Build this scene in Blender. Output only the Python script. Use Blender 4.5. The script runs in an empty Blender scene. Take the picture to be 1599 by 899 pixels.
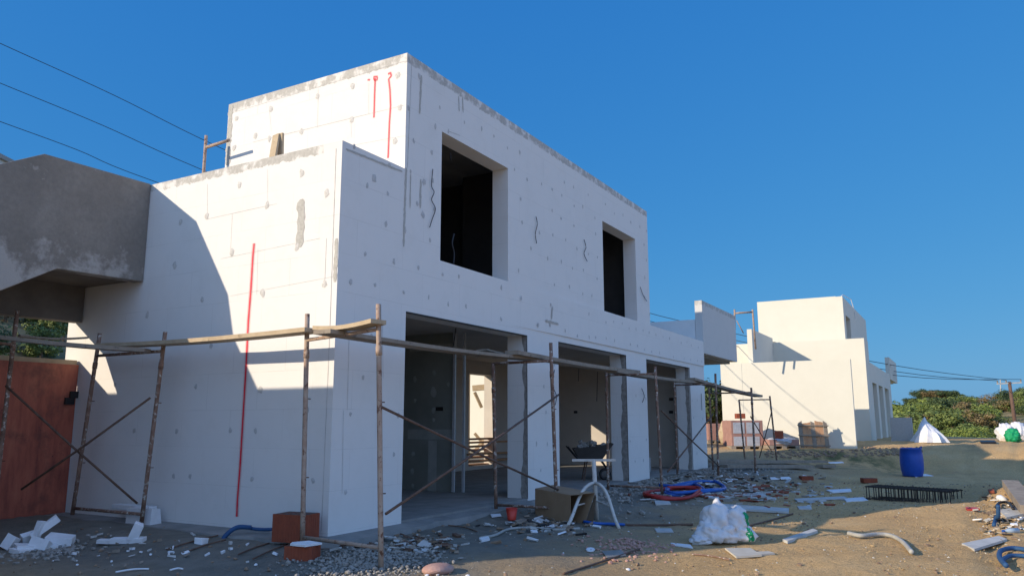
import bpy, math, random
import numpy as np
from mathutils import Vector, Matrix, noise
random.seed(7)
PI = math.pi
scene = bpy.context.scene
COL = scene.collection
# ------------------------------------------------------------------ camera model (photo 1599 x 899)
S = 0.9
FPX = 1217.0
YAW, PITCH, ROLL = 0.519, 0.171, -0.001
CAM = Vector((-9.258*S, -7.206*S, 1.4*S))
FW = Vector((math.cos(YAW)*math.cos(PITCH), math.sin(YAW)*math.cos(PITCH), math.sin(PITCH)))
RT = Vector((math.sin(YAW), -math.cos(YAW), 0)); UP = RT.cross(FW)
RT2 = RT*math.cos(ROLL)+UP*math.sin(ROLL); UP2 = -RT*math.sin(ROLL)+UP*math.cos(ROLL)
def ray(x, y): return FW + RT2*((x-799.5)/FPX) - UP2*((y-449.5)/FPX)
def on_x(x, y, X): d = ray(x, y); return CAM + d*((X-CAM.x)/d.x)
def on_y(x, y, Y): d = ray(x, y); return CAM + d*((Y-CAM.y)/d.y)
def on_z(x, y, Z): d = ray(x, y); return CAM + d*((Z-CAM.z)/d.z)
def at_d(x, y, D): return CAM + ray(x, y)*D

# ------------------------------------------------------------------ terrain height
CP = [(-9,-7,-.36),(-12,0,-.3),(-5,-4,-.3),(-3.6,-1.5,-.25),(-2.2,-1.6,-.2),(-1.8,-.3,-.1),(-1.5,1.5,-.06),(-1.6,3,-.05),(-1.6,4.5,-.04),(-1.7,6.3,-.02),(-3.2,2.5,-.18),(-3.0,4,-.14),(-4.5,2,-.22),
 (0,-.5,-.1),(1,-1.2,-.16),(2.3,-1.2,-.16),(2.3,-.3,-.05),(4.5,-.2,-.06),(6.3,-.35,-.05),(6.4,-1.3,-.08),(9,-.4,-.03),(11,-1.1,-.02),(13.5,-.3,-.01),(14,-1.6,-.03),
 (3,-2.5,-.24),(0,-4,-.3),(2,-4,-.26),(5,-4,-.26),(6,-2.6,-.18),(9,-5.0,-.28),(9,-3,-.2),(3,-7,-.3),(5,-9,-.25),(7.4,-7.0,-.12),(8.9,-7.2,.10),(9.8,-8.2,.12),(8.8,-6.2,-.22),(8.8,-5.4,-.26),(10.8,-7.2,.0),(12.6,-7.4,-.2),(12,-3.5,-.24),(13,-9,-.36),(17,-4,-.4),(17,-7.5,-.42),(21.5,-4.8,-.46),(21,-8,-.48),(21,-2.6,-.2),
 (17,-1,-.05),(18,1,.05),(22,0.5,.22),(24,-1,.28),(24.5,-2.8,.26),(24,3,.4),(27,-3.3,.4),(29,-4,.48),(29,-7,.42),(28,-10,.4),(35,-5,.5),(33,-9,.46),(43,-4,.46),(45,-9,.4),(50,-12,.34),(35,4,.6),(20,8,.3),(10,8,.1),(0,8,0),(-8,8,0),(55,-4,.4),(60,-14,.3),(60,10,.4)]
CPA = np.array(CP)
def smooth(a, b, x): t = np.clip((x-a)/(b-a), 0, 1); return t*t*(3-2*t)
def terr(x, y):
    x = np.atleast_1d(np.asarray(x, float)); y = np.atleast_1d(np.asarray(y, float))
    d2 = (x[..., None]-CPA[:, 0])**2 + (y[..., None]-CPA[:, 1])**2
    w = 1/(d2+.25)**2
    z = (w*CPA[:, 2]).sum(-1)/w.sum(-1)
    r = np.hypot(x-CAM.x, y-CAM.y); a = np.degrees(np.arctan2(y-CAM.y, x-CAM.x))
    dip = -1.6*smooth(52, 66, r)*(1-smooth(80, 110, r))
    wav = .5+.5*np.sin(a*.9+1.0)*np.cos(a*.37+.4)
    hill = smooth(92, 172, r)*np.interp(a, [-30, -5, -3.2, -1.6, -.2, 2.1, 3.3, 4.4, 20], [4.5, 4.4, 4.0, 2.6, 3.6, 4.9, 1.6, .4, 1.5]) + 1.0*smooth(92, 150, r)
    hl = smooth(20, 95, r)*15*np.exp(-((a-72)/22)**2)
    inside = (r > 66)*(a < 45)
    return z + np.where(a < 45, dip, 0) + hill + hl
def gz(x, y): return float(terr(x, y)[0])
def on_g(px, py, lift=0.0):
    d = ray(px, py)
    lo = 3.0; step = .25; t = lo
    p = CAM + d*t
    while t < 300:
        q = CAM + d*(t+step)
        if q.z < gz(q.x, q.y)+lift: break
        t += step
    a, b = t, t+step
    for _ in range(20):
        m = (a+b)/2; q = CAM+d*m
        if q.z < gz(q.x, q.y)+lift: b = m
        else: a = m
    return CAM+d*a
def G(x, y, dz=0): return Vector((x, y, gz(x, y)+dz))

# ------------------------------------------------------------------ materials
def nodes(name):
    m = bpy.data.materials.new(name); m.use_nodes = True
    nt = m.node_tree; b = nt.nodes['Principled BSDF']
    return m, nt, b
class NT:
    def __init__(s, nt): s.nt = nt
    def n(s, t, **kw):
        o = s.nt.nodes.new(t)
        for k, v in kw.items():
            if k == 'ins':
                for i, val in v.items(): o.inputs[i].default_value = val
            else: setattr(o, k, v)
        return o
    def l(s, a, b): s.nt.links.new(a, b)
    def noise(s, vec, scale, detail=4, rough=.6):
        o = s.n('ShaderNodeTexNoise', ins={'Scale': scale, 'Detail': detail, 'Roughness': rough}); s.l(vec, o.inputs['Vector']); return o.outputs['Fac']
    def ramp(s, fac, stops, interp='LINEAR'):
        o = s.n('ShaderNodeValToRGB'); o.color_ramp.interpolation = interp
        e = o.color_ramp.elements
        while len(e) < len(stops): e.new(.5)
        for i, (p, c) in enumerate(stops):
            e[i].position = p; e[i].color = (c if len(c) == 4 else (*c, 1)) if isinstance(c, (tuple, list)) else (c, c, c, 1)
        s.l(fac, o.inputs['Fac']); return o.outputs['Color']
    def mix(s, fac, a, b, mode='MIX'):
        o = s.n('ShaderNodeMix', data_type='RGBA', blend_type=mode)
        for sock, v in ((o.inputs['Factor'], fac), (o.inputs[6], a), (o.inputs[7], b)):
            if isinstance(v, (int, float)): sock.default_value = v
            elif isinstance(v, tuple): sock.default_value = (*v, 1) if len(v) == 3 else v
            else: s.l(v, sock)
        return o.outputs[2]
    def math(s, op, a, b=0.0):
        o = s.n('ShaderNodeMath', operation=op)
        for sock, v in ((o.inputs[0], a), (o.inputs[1], b)):
            if isinstance(v, (int, float)): sock.default_value = v
            else: s.l(v, sock)
        return o.outputs[0]
    def bump(s, h, strength, dist, b):
        o = s.n('ShaderNodeBump', ins={'Strength': strength, 'Distance': dist}); s.l(h, o.inputs['Height']); s.l(o.outputs['Normal'], b.inputs['Normal'])
def mottled(name, c1, c2, scale=6, rough=.85, bump=.2, bdist=.004, c3=None, s3=40, t3=.6, metallic=0.0, fine=60):
    m, nt, b = nodes(name); N = NT(nt)
    co = N.n('ShaderNodeTexCoord').outputs['Object']
    f = N.noise(co, scale, 6, .65)
    col = N.mix(N.ramp(f, [(.35, 0.0), (.65, 1.0)]), c1, c2)
    if c3:
        g = N.noise(co, s3, 5, .7)
        col = N.mix(N.ramp(g, [(t3, 0.0), (t3+.05, 1.0)]), col, c3)
    N.l(col, b.inputs['Base Color']); b.inputs['Roughness'].default_value = rough; b.inputs['Metallic'].default_value = metallic
    if bump: N.bump(N.noise(co, fine, 5, .7), bump, bdist, b)
    return m
def eps(name, top=None, base=.735, joints=.28, tint=(1, .985, .95), band=.12):
    m, nt, b = nodes(name); N = NT(nt)
    co = N.n('ShaderNodeTexCoord').outputs['Object']
    sp = N.n('ShaderNodeSeparateXYZ'); N.l(co, sp.inputs[0])
    u = N.math('ADD', sp.outputs[0], sp.outputs[1])
    cb = N.n('ShaderNodeCombineXYZ'); N.l(u, cb.inputs[0]); N.l(sp.outputs[2], cb.inputs[1])
    wob = N.noise(co, 1.2, 2)
    br = N.n('ShaderNodeTexBrick', offset=.5, ins={'Scale': 1.0, 'Mortar Size': .0035, 'Mortar Smooth': .3, 'Brick Width': .94, 'Row Height': .475, 'Color1': (base*tint[0], base*tint[1], base*tint[2], 1), 'Color2': (base*.985*tint[0], base*.985*tint[1], base*.985*tint[2], 1), 'Mortar': (.38, .37, .34, 1), 'Bias': -.2})
    N.l(cb.outputs[0], br.inputs['Vector'])
    jm = N.ramp(N.noise(co, 1.7, 3), [(.42, 0.0), (.6, 1.0)])
    clean = (base*.985*tint[0], base*.985*tint[1], base*.98*tint[2])
    notm = N.math('MULTIPLY', br.outputs['Fac'], N.math('SUBTRACT', 1.0, N.math('MULTIPLY', jm, joints)))
    # joints show only in places
    brcol = N.mix(br.outputs['Fac'], br.outputs['Color'], N.mix(N.math('MULTIPLY', jm, joints), clean, (.36, .35, .33)))
    dirt = N.ramp(N.noise(co, 2.3, 6, .7), [(.5, 0.0), (.8, .35)])
    col = N.mix(dirt, brcol, (base*.82, base*.80, base*.75))
    if top is not None:
        edge = N.math('ADD', sp.outputs[2], N.math('MULTIPLY', N.math('SUBTRACT', N.noise(co, 9, 5, .7), .5), .16))
        k = N.ramp(N.math('SUBTRACT', edge, top-band), [(.0, 0.0), (.012, 1.0)])
        gr = N.ramp(N.noise(co, 25, 4, .7), [(.3, (.36, .35, .32)), (.7, (.50, .485, .45))])
        k2 = N.math('MULTIPLY', k, N.ramp(N.noise(co, 5, 4), [(.40, .12), (.52, .95)]))
        col = N.mix(k2, col, gr)
    N.l(col, b.inputs['Base Color']); b.inputs['Roughness'].default_value = .9
    h = N.math('ADD', N.noise(co, 90, 3), N.math('MULTIPLY', br.outputs['Fac'], -1.5))
    N.bump(h, .25, .003, b)
    return m
def concrete_mat():
    m, nt, b = nodes('raw_concrete'); N = NT(nt); co = N.n('ShaderNodeTexCoord').outputs['Object']
    sp = N.n('ShaderNodeSeparateXYZ'); N.l(co, sp.inputs[0])
    c = N.ramp(N.noise(co, 1.1, 7, .7), [(.3, (.17, .155, .135)), (.5, (.22, .20, .175)), (.7, (.27, .25, .22))])
    c = N.mix(N.ramp(N.noise(co, 18, 6, .75), [(.35, .35), (.6, 0.0)]), c, (.13, .12, .105))
    low = N.math('ADD', N.math('MULTIPLY', N.math('SUBTRACT', 3.62, sp.outputs[2]), 1.4), N.math('MULTIPLY', N.math('SUBTRACT', N.noise(co, 2.6, 6, .7), .5), 2.6))
    c = N.mix(N.ramp(low, [(.25, 0.0), (.6, .8)]), c, (.40, .385, .36))
    c = N.mix(N.ramp(N.noise(co, 3.4, 5, .75), [(.66, 0.0), (.70, .6)]), c, (.36, .34, .31))
    N.l(c, b.inputs['Base Color']); b.inputs['Roughness'].default_value = .93
    wv = N.n('ShaderNodeTexWave', wave_type='BANDS', bands_direction='Z', ins={'Scale': .9, 'Distortion': .6, 'Detail': 2.0}); N.l(co, wv.inputs['Vector'])
    N.bump(N.math('ADD', N.noise(co, 26, 7, .75), N.math('MULTIPLY', wv.outputs['Fac'], .25)), .7, .012, b); return m
def plain(name, c, rough=.6, metallic=0.0, var=.15, scale=14):
    c2 = tuple(max(0, x*(1-var)) for x in c)
    return mottled(name, c, c2, scale, rough, .12, .002, metallic=metallic)
M = {}
M['eps_low'] = eps('eps_low_wall', 4.76*1.0)
M['eps_up'] = eps('eps_upper_wall', 6.49, band=.15)
M['eps_plain'] = eps('eps_plain_wall', None)
M['eps_panel'] = eps('eps_clad_panel', 4.84, base=.60, band=.14)
M['render'] = mottled('cream_base_coat', (.665, .65, .565), (.64, .625, .54), 1.3, .9, .15, .002)
M['render_white'] = mottled('white_base_coat', (.74, .74, .72), (.69, .69, .675), 2, .9, .15, .002)
M['concrete'] = mottled('raw_concrete', (.20, .19, .17), (.29, .27, .24), 1.3, .92, .7, .008, (.40, .38, .35), 2.4, .60)
M['concrete'] = concrete_mat()
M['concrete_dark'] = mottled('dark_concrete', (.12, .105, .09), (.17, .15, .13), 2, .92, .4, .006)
M['cement'] = mottled('cement_floor', (.20, .20, .19), (.28, .275, .26), 2.5, .95, .5, .01, (.36, .35, .33), 12, .66)
M['mortar'] = mottled('adhesive_mortar', (.38, .37, .34), (.50, .49, .45), 30, .95, .5, .004)
M['mortar_dark'] = mottled('dark_mortar', (.22, .20, .18), (.36, .34, .31), 14, .95, .6, .006)
M['dowel'] = mottled('adhesive_dot', (.44, .43, .41), (.64, .63, .60), 45, .95, .6, .004)
M['dot_soft'] = mottled('filled_dot', (.43, .43, .42), (.56, .555, .545), 25, .95, .3, .002)
M['plaster'] = mottled('interior_plaster', (.50, .46, .41), (.57, .53, .475), 1.5, .9, .1)
M['dryboard'] = mottled('green_plasterboard', (.20, .215, .19), (.26, .275, .245), 1.2, .8, .05)
M['filler'] = mottled('joint_filler', (.31, .33, .31), (.40, .41, .39), 5, .9, .1)
M['room_shade'] = mottled('painted_room_shade', (.035, .034, .033), (.05, .048, .046), 2, .9, .05)  # near-black colour stands in for the shade of unlit rooms
M['stud'] = plain('galvanised_stud', (.62, .63, .65), .4, .3)
M['black'] = plain('black_plastic', (.012, .012, .014), .5)
M['rust'] = mottled('rusty_painted_steel', (.14, .075, .05), (.27, .17, .12), 9, .8, .4, .002, (.50, .47, .42), 17, .55)
M['rust_pale'] = mottled('pale_rusty_steel', (.33, .22, .16), (.42, .33, .26), 9, .8, .4, .002, (.16, .08, .05), 16, .56)
M['pale_steel'] = mottled('limewashed_steel', (.50, .47, .42), (.60, .57, .52), 9, .8, .4, .002, (.22, .15, .10), 20, .64)
M['rust_dark'] = mottled('dark_rusty_steel', (.09, .05, .035), (.15, .09, .06), 12, .8, .3, .002, (.34, .31, .27), 24, .66)
M['timber'] = mottled('pale_timber', (.40, .31, .20), (.50, .40, .27), 5, .85, .3, .003, (.26, .20, .13), 9, .62)
M['timber_grey'] = mottled('weathered_timber', (.23, .19, .15), (.31, .265, .21), 5, .9, .4, .003, (.15, .125, .10), 9, .6)
m, nt, b = nodes('red_formwork_ply'); N = NT(nt); co = N.n('ShaderNodeTexCoord').outputs['Object']
mp = N.n('ShaderNodeMapping'); mp.inputs['Scale'].default_value = (1, 1, .18); N.l(co, mp.inputs['Vector'])
cl = N.ramp(N.noise(mp.outputs[0], 7, 6, .7), [(.3, (.20, .05, .035)), (.5, (.38, .10, .06)), (.68, (.46, .14, .08))])
cl = N.mix(N.ramp(N.noise(co, 2.2, 5, .7), [(.52, 0.0), (.66, .75)]), cl, (.17, .055, .04))
cl = N.mix(N.ramp(N.noise(co, 14, 3, .6), [(.70, 0.0), (.74, .9)]), cl, (.05, .03, .03))
N.l(cl, b.inputs['Base Color']); b.inputs['Roughness'].default_value = .6; N.bump(N.noise(co, 30, 4), .2, .003, b); M['formply'] = m
M['brick'] = mottled('hollow_clay_block', (.30, .075, .035), (.24, .06, .03), 12, .9, .5, .004)
M['brick_pink'] = mottled('pale_clay_block', (.30, .165, .135), (.37, .21, .175), 6, .9, .3, .004)
M['foam'] = plain('white_foam', (.74, .76, .78), .8, var=.08)
M['sack'] = None
M['blue'] = plain('blue_polyethylene', (.006, .075, .42), .38, var=.2, scale=4)
M['blue_pipe'] = plain('blue_conduit', (.01, .10, .42), .45)
M['blue_dull'] = plain('dusty_blue_hose', (.02, .08, .20), .75)
M['red_pipe'] = plain('red_conduit', (.38, .025, .02), .5)
M['red'] = plain('red_plastic', (.62, .05, .03), .45)
M['spray'] = plain('red_spray', (.75, .02, .05), .6, var=.05)
M['board'] = mottled('plasterboard_offcut', (.44, .41, .35), (.52, .49, .42), 6, .9, .2)
M['board_grey'] = mottled('grey_board', (.42, .42, .40), (.52, .52, .50), 6, .9, .2)
M['card'] = mottled('cardboard', (.29, .19, .11), (.34, .23, .14), 4, .9, .1)
M['card_dark'] = plain('shaded_cardboard', (.10, .07, .045), .9)  # cardboard colour darkened to stand in for shade at the open side
M['alu'] = plain('grey_metal', (.40, .41, .42), .45, .5)
M['hose_grey'] = mottled('dusty_grey_hose', (.30, .30, .28), (.42, .41, .37), 12, .85, .2)
M['timber_red'] = mottled('reddish_timber', (.46, .235, .115), (.54, .31, .17), 5, .85, .3, .003, (.22, .14, .09), 7, .6)
M['rebar'] = plain('rebar_steel', (.055, .04, .032), .7, .3)
M['wire'] = plain('cable_black', (.02, .02, .025), .6)
M['film'] = plain('dusty_stretch_film', (.46, .48, .52), .35, var=.25)
M['stone'] = mottled('grey_stone', (.24, .225, .20), (.34, .325, .295), 20, .95, .4)
M['pinkstone'] = mottled('pink_sandstone', (.40, .23, .19), (.50, .31, .25), 8, .95, .6)
M['green'] = plain('green_fabric', (.0, .30, .12), .7)
M['polewood'] = mottled('pole_timber', (.10, .06, .045), (.15, .09, .065), 4, .9, .3)
M['glass'] = plain('clear_plastic', (.45, .55, .62), .2)
M['bark'] = mottled('bark', (.10, .07, .045), (.16, .12, .08), 8, .95, .4)
M['debris'] = mottled('brown_rubble', (.20, .13, .085), (.30, .22, .15), 20, .95, .4)
def leafmat(name, c1, c2):
    m, nt, b = nodes(name); N = NT(nt)
    co = N.n('ShaderNodeTexCoord').outputs['Object']
    r = N.n('ShaderNodeNewGeometry').outputs['Random Per Island']
    f = N.math('ADD', N.math('MULTIPLY', r, .6), N.math('MULTIPLY', N.noise(co, .9, 3), .5))
    N.l(N.ramp(f, [(.2, c1), (.8, c2)]), b.inputs['Base Color'])
    b.inputs['Roughness'].default_value = .7
    b.inputs['Subsurface Weight'].default_value = 0
    return m
M['leaf_dark'] = leafmat('leaves_dark', (.022, .045, .014), (.07, .105, .03))
M['leaf_mid'] = leafmat('leaves_mid', (.06, .10, .02), (.17, .21, .05))
M['leaf_lime'] = leafmat('leaves_lime', (.10, .155, .025), (.24, .29, .055))
M['leaf_brown'] = leafmat('leaves_dry', (.11, .085, .03), (.22, .16, .07))

# white sack with green print
def sackmat(name, print_):
    m, nt, b = nodes(name); N = NT(nt)
    co = N.n('ShaderNodeTexCoord').outputs['Object']
    base = N.ramp(N.noise(co, 5, 5), [(.3, (.60, .61, .63)), (.7, (.74, .74, .75))])
    sp = N.n('ShaderNodeSeparateXYZ'); N.l(co, sp.inputs[0])
    if print_:
        w = N.math('ADD', sp.outputs[0], N.math('MULTIPLY', N.noise(co, 3.2, 3), .16))
        k = N.ramp(w, [(print_[0], 0.0), (print_[0]+.008, 1.0), (print_[1], 1.0), (print_[1]+.008, 0.0)])
        kz = N.ramp(N.noise(co, 2.6, 2), [(.44, 0.0), (.47, 1.0)])
        base = N.mix(N.math('MULTIPLY', k, kz), base, (.0, .26, .09))
    N.l(base, b.inputs['Base Color']); b.inputs['Roughness'].default_value = .55
    N.bump(N.noise(co, 16, 5, .65), .7, .02, b)
    return m
M['sack'] = sackmat('woven_sack_white', None)
M['sack_print'] = sackmat('woven_sack_green_print', (.36, .50))

# ------------------------------------------------------------------ mesh helper
class MB:
    def __init__(s): s.v = []; s.f = []; s.mi = []
    def add(s, vs, fs, mi=0):
        o = len(s.v); s.v += [tuple(p) for p in vs]; s.f += [tuple(i+o for i in f) for f in fs]; s.mi += [mi]*len(fs); return s
    def box(s, a, b, mi=0):
        x0, y0, z0 = [min(a[i], b[i]) for i in range(3)]; x1, y1, z1 = [max(a[i], b[i]) for i in range(3)]
        return s.add([(x0,y0,z0),(x1,y0,z0),(x1,y1,z0),(x0,y1,z0),(x0,y0,z1),(x1,y0,z1),(x1,y1,z1),(x0,y1,z1)],
              [(0,3,2,1),(4,5,6,7),(0,1,5,4),(1,2,6,5),(2,3,7,6),(3,0,4,7)], mi)
    def obox(s, c, sz, M3=None, mi=0, jit=0):
        M3 = M3 or Matrix.Identity(3); c = Vector(c)
        vs = []
        for dz in (-1, 1):
            for dx, dy in ((-1,-1),(1,-1),(1,1),(-1,1)):
                p = Vector((dx*sz[0]/2, dy*sz[1]/2, dz*sz[2]/2))
                if jit: p += Vector([random.uniform(-jit, jit) for _ in range(3)])
                vs.append(c + M3 @ p)
        return s.add(vs, [(0,3,2,1),(4,5,6,7),(0,1,5,4),(1,2,6,5),(2,3,7,6),(3,0,4,7)], mi)
    def beam(s, p, q, w, h, mi=0, up=Vector((0,0,1))):
        p = Vector(p); q = Vector(q); d = q-p; L = d.length; d.normalize()
        side = d.cross(up)
        if side.length < 1e-3: side = d.cross(Vector((1, 0, 0)))
        side.normalize(); u = side.cross(d)
        M3 = Matrix((d, side, u)).transposed()
        return s.obox((p+q)/2, (L, w, h), M3, mi)
    def tube(s, pts, r, n=8, mi=0, cap=True):
        pts = [Vector(p) for p in pts]; rs = r if isinstance(r, (list, tuple)) else [r]*len(pts)
        o = len(s.v); ref = Vector((0, 0, 1)); d0 = (pts[1]-pts[0]).normalized()
        if abs(d0.z) > .9: ref = Vector((1, 0, 0))
        for i, p in enumerate(pts):
            d = (pts[min(i+1, len(pts)-1)] - pts[max(i-1, 0)])
            d = d.normalized() if d.length > 1e-9 else d0
            a = d.cross(ref)
            if a.length < .05: a = d.cross(Vector((0, 1, 0)))
            a.normalize(); b2 = a.cross(d)
            for k in range(n):
                t = 2*PI*k/n; s.v.append(tuple(p + a*(rs[i]*math.cos(t)) + b2*(rs[i]*math.sin(t))))
        for i in range(len(pts)-1):
            for k in range(n):
                s.f.append((o+i*n+k, o+i*n+(k+1) % n, o+(i+1)*n+(k+1) % n, o+(i+1)*n+k)); s.mi.append(mi)
        if cap:
            s.f.append(tuple(o+k for k in range(n-1, -1, -1))); s.f.append(tuple(o+(len(pts)-1)*n+k for k in range(n))); s.mi += [mi, mi]
        return s
    def prism(s, poly, off, mi=0):
        """planar polygon (3D points) extruded by vector off"""
        n = len(poly); off = Vector(off); a = [Vector(p) for p in poly]
        vs = a + [p+off for p in a]
        fs = [tuple(range(n-1, -1, -1)), tuple(range(n, 2*n))] + [(i, (i+1) % n, n+(i+1) % n, n+i) for i in range(n)]
        return s.add(vs, fs, mi)
    def lathe(s, prof, n=24, c=(0,0,0), mi=0):
        o = len(s.v)
        for r, z in prof:
            for k in range(n):
                t = 2*PI*k/n; s.v.append((c[0]+r*math.cos(t), c[1]+r*math.sin(t), c[2]+z))
        for i in range(len(prof)-1):
            for k in range(n):
                s.f.append((o+i*n+k, o+i*n+(k+1) % n, o+(i+1)*n+(k+1) % n, o+(i+1)*n+k)); s.mi.append(mi)
        return s
    def build(s, name, mats, parent=None, smooth=False, bevel=0, origin=None):
        v = s.v
        if origin is not None: v = [(p[0]-origin[0], p[1]-origin[1], p[2]-origin[2]) for p in v]
        me = bpy.data.meshes.new(name); me.from_pydata(v, [], s.f)
        if not isinstance(mats, (list, tuple)): mats = [mats]
        for m in mats: me.materials.append(m)
        if len(mats) > 1: me.polygons.foreach_set('material_index', s.mi)
        if smooth: me.polygons.foreach_set('use_smooth', [True]*len(me.polygons))
        me.update()
        o = bpy.data.objects.new(name, me); COL.objects.link(o)
        if parent: o.parent = parent
        if origin is not None: o.location = origin
        if bevel:
            b = o.modifiers.new('bevel', 'BEVEL'); b.width = bevel; b.segments = 2; b.limit_method = 'ANGLE'
        return o
def smoothpath(P, k=6):
    out = []
    n = len(P)
    for i in range(n-1):
        p0, p1, p2, p3 = P[max(i-1, 0)], P[i], P[i+1], P[min(i+2, n-1)]
        for j in range(k):
            t = j/k; out.append(.5*((2*p1)+(-p0+p2)*t+(2*p0-5*p1+4*p2-p3)*t*t+(-p0+3*p1-3*p2+p3)*t**3))
    out.append(P[-1]); return out
def tag(o, label=None, cat=None, group=None, kind=None):
    if label: o['label'] = label
    if cat: o['category'] = cat
    if group: o['group'] = group
    if kind: o['kind'] = kind
    return o
def empty(name, loc=(0,0,0), label=None, cat=None, group=None, rz=0):
    o = bpy.data.objects.new(name, None); COL.objects.link(o); o.location = loc; o.rotation_euler = (0, 0, rz); o.empty_display_size = .2
    return tag(o, label, cat, group)
def wall_grid(mb, plane, axis, t, us, vs, solid, mi=0):
    """wall slab: axis 'y' => faces +-Y with outer face at Y=plane and thickness t (towards +Y), u=X ; axis 'x' => outer X=plane, u=Y"""
    def P(u, v, w): return (u, plane+w, v) if axis == 'y' else (plane+w, u, v)
    nu, nv = len(us)-1, len(vs)-1
    S_ = [[solid((us[i]+us[i+1])/2, (vs[j]+vs[j+1])/2) for j in range(nv)] for i in range(nu)]
    def q(*p): mb.add(list(p), [(0, 1, 2, 3)], mi)
    for i in range(nu):
        for j in range(nv):
            if not S_[i][j]: continue
            u0, u1, v0, v1 = us[i], us[i+1], vs[j], vs[j+1]
            q(P(u0,v0,0), P(u1,v0,0), P(u1,v1,0), P(u0,v1,0)); q(P(u0,v0,t), P(u0,v1,t), P(u1,v1,t), P(u1,v0,t))
            if i == 0 or not S_[i-1][j]: q(P(u0,v0,0), P(u0,v1,0), P(u0,v1,t), P(u0,v0,t))
            if i == nu-1 or not S_[i+1][j]: q(P(u1,v0,0), P(u1,v0,t), P(u1,v1,t), P(u1,v1,0))
            if j == 0 or not S_[i][j-1]: q(P(u0,v0,0), P(u0,v0,t), P(u1,v0,t), P(u1,v0,0))
            if j == nv-1 or not S_[i][j+1]: q(P(u0,v1,0), P(u1,v1,0), P(u1,v1,t), P(u0,v1,t))
def inrect(u, v, rs): return any(a < u < b and c < v < d for a, b, c, d in rs)

def absorb(target, mb, mat):
    """adds surface marks to an existing wall mesh as a further material"""
    import bmesh
    bm = bmesh.new(); bm.from_mesh(target.data); target.data.materials.append(mat); mi = len(target.data.materials)-1
    vs = [bm.verts.new(v) for v in mb.v]
    for f in mb.f:
        fc = bm.faces.new([vs[i] for i in f]); fc.material_index = mi
    bm.to_mesh(target.data); bm.free()
# ------------------------------------------------------------------ ground
def grid_lines(segs):
    out = [segs[0][0]]
    for a, b, st in segs:
        n = max(1, round((b-a)/st)); out += [a+(b-a)*(k+1)/n for k in range(n)]
    return np.array(out)
gx = grid_lines([(-400, -60, 30), (-60, -14, 4), (-14, -8, .5), (-8, 15, .09), (15, 32, .16), (32, 70, 1.0), (70, 220, 4), (220, 520, 20)])
gy = grid_lines([(-400, -60, 30), (-60, -16, 4), (-16, -9, .5), (-9, .2, .09), (.2, 8, .3), (8, 60, 2), (60, 180, 5), (180, 500, 20)])
XX, YY = np.meshgrid(gx, gy, indexing='ij')
ZZ = terr(XX.ravel(), YY.ravel()).reshape(XX.shape)
nz = np.zeros_like(ZZ)
for i in range(len(gx)):
    for j in range(len(gy)):
        x, y = gx[i], gy[j]
        if -9 < x < 34 and -10 < y < 8:
            n1 = noise.fractal(Vector((x*.9, y*.9, 0)), 1, 2, 3)*.022
            churn = max(0.0, noise.noise(Vector((x*.5, y*.5, 9)))+.25)
            n2 = noise.fractal(Vector((x*5, y*5, 3)), .8, 2, 3)*(.008+.022*churn)
            # wheel ruts running along the front of the site
            for off_ in (-6.9, -8.5):
                c_ = off_+.25*math.sin(x*.35)+.12*x*.1
                u_ = (y-c_)/.16
                if abs(u_) < 3: n1 += -.035*math.exp(-u_*u_)+.016*math.exp(-(abs(u_)-1.7)**2*2)+.006*math.sin(x*26)*math.exp(-u_*u_)
            # rubble berm at the foot of the far yard bank
            nz[i, j] = n1+n2
        elif abs(x) > 60 or abs(y) > 40:
            nz[i, j] = noise.fractal(Vector((x*.03, y*.03, 0)), 1, 2, 4)*1.0
# keep the ground under the house floors
foot = (XX > -1.25) & (XX < 14.3) & (YY > .05) & (YY < 5.5)
ZZ = ZZ+nz
ZZ = np.where(foot, np.minimum(ZZ, -.12), ZZ)
nX, nY = len(gx), len(gy)
verts = np.stack([XX.ravel(), YY.ravel(), ZZ.ravel()], 1)
faces = [(i*nY+j, (i+1)*nY+j, (i+1)*nY+j+1, i*nY+j+1) for i in range(nX-1) for j in range(nY-1)]
me = bpy.data.meshes.new('ground'); me.from_pydata(verts.tolist(), [], faces); me.polygons.foreach_set('use_smooth', [True]*len(faces))
ground = bpy.data.objects.new('ground', me); COL.objects.link(ground); tag(ground, 'sandy building site ground with tracks and grit', 'ground', kind='structure')
m, nt, b = nodes('site_earth'); N = NT(nt)
co = N.n('ShaderNodeTexCoord').outputs['Object']; sp = N.n('ShaderNodeSeparateXYZ'); N.l(co, sp.inputs[0])
sand = N.ramp(N.noise(co, .8, 6, .65), [(.28, (.50, .325, .15)), (.5, (.66, .435, .195)), (.75, (.72, .51, .26))])
grit = N.ramp(N.noise(co, 75, 4, .8), [(.36, (.5, .47, .43)), (.48, (1, 1, 1)), (.62, (1, 1, 1)), (.72, (1.35, 1.33, 1.28))])
sand = N.mix(.8, sand, grit, 'MULTIPLY')
fine = N.ramp(N.noise(co, 22, 6, .75), [(.33, (.40, .36, .31)), (.47, (.92, .9, .88)), (.6, (1, 1, 1)), (.75, (1.3, 1.27, 1.2))])
sand = N.mix(.75, sand, fine, 'MULTIPLY')
vor = N.n('ShaderNodeTexVoronoi', ins={'Scale': 26.0, 'Randomness': 1.0}); N.l(co, vor.inputs['Vector'])
peb = N.ramp(vor.outputs['Distance'], [(.09, 1.0), (.16, 0.0)])
pm = N.math('MULTIPLY', peb, N.ramp(N.noise(co, 3.1, 3), [(.45, 0.0), (.6, .8)]))
sand = N.mix(pm, sand, (.62, .56, .47))
cem = N.ramp(N.noise(co, 3, 6, .7), [(.3, (.15, .145, .12)), (.7, (.235, .225, .19))])
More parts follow.
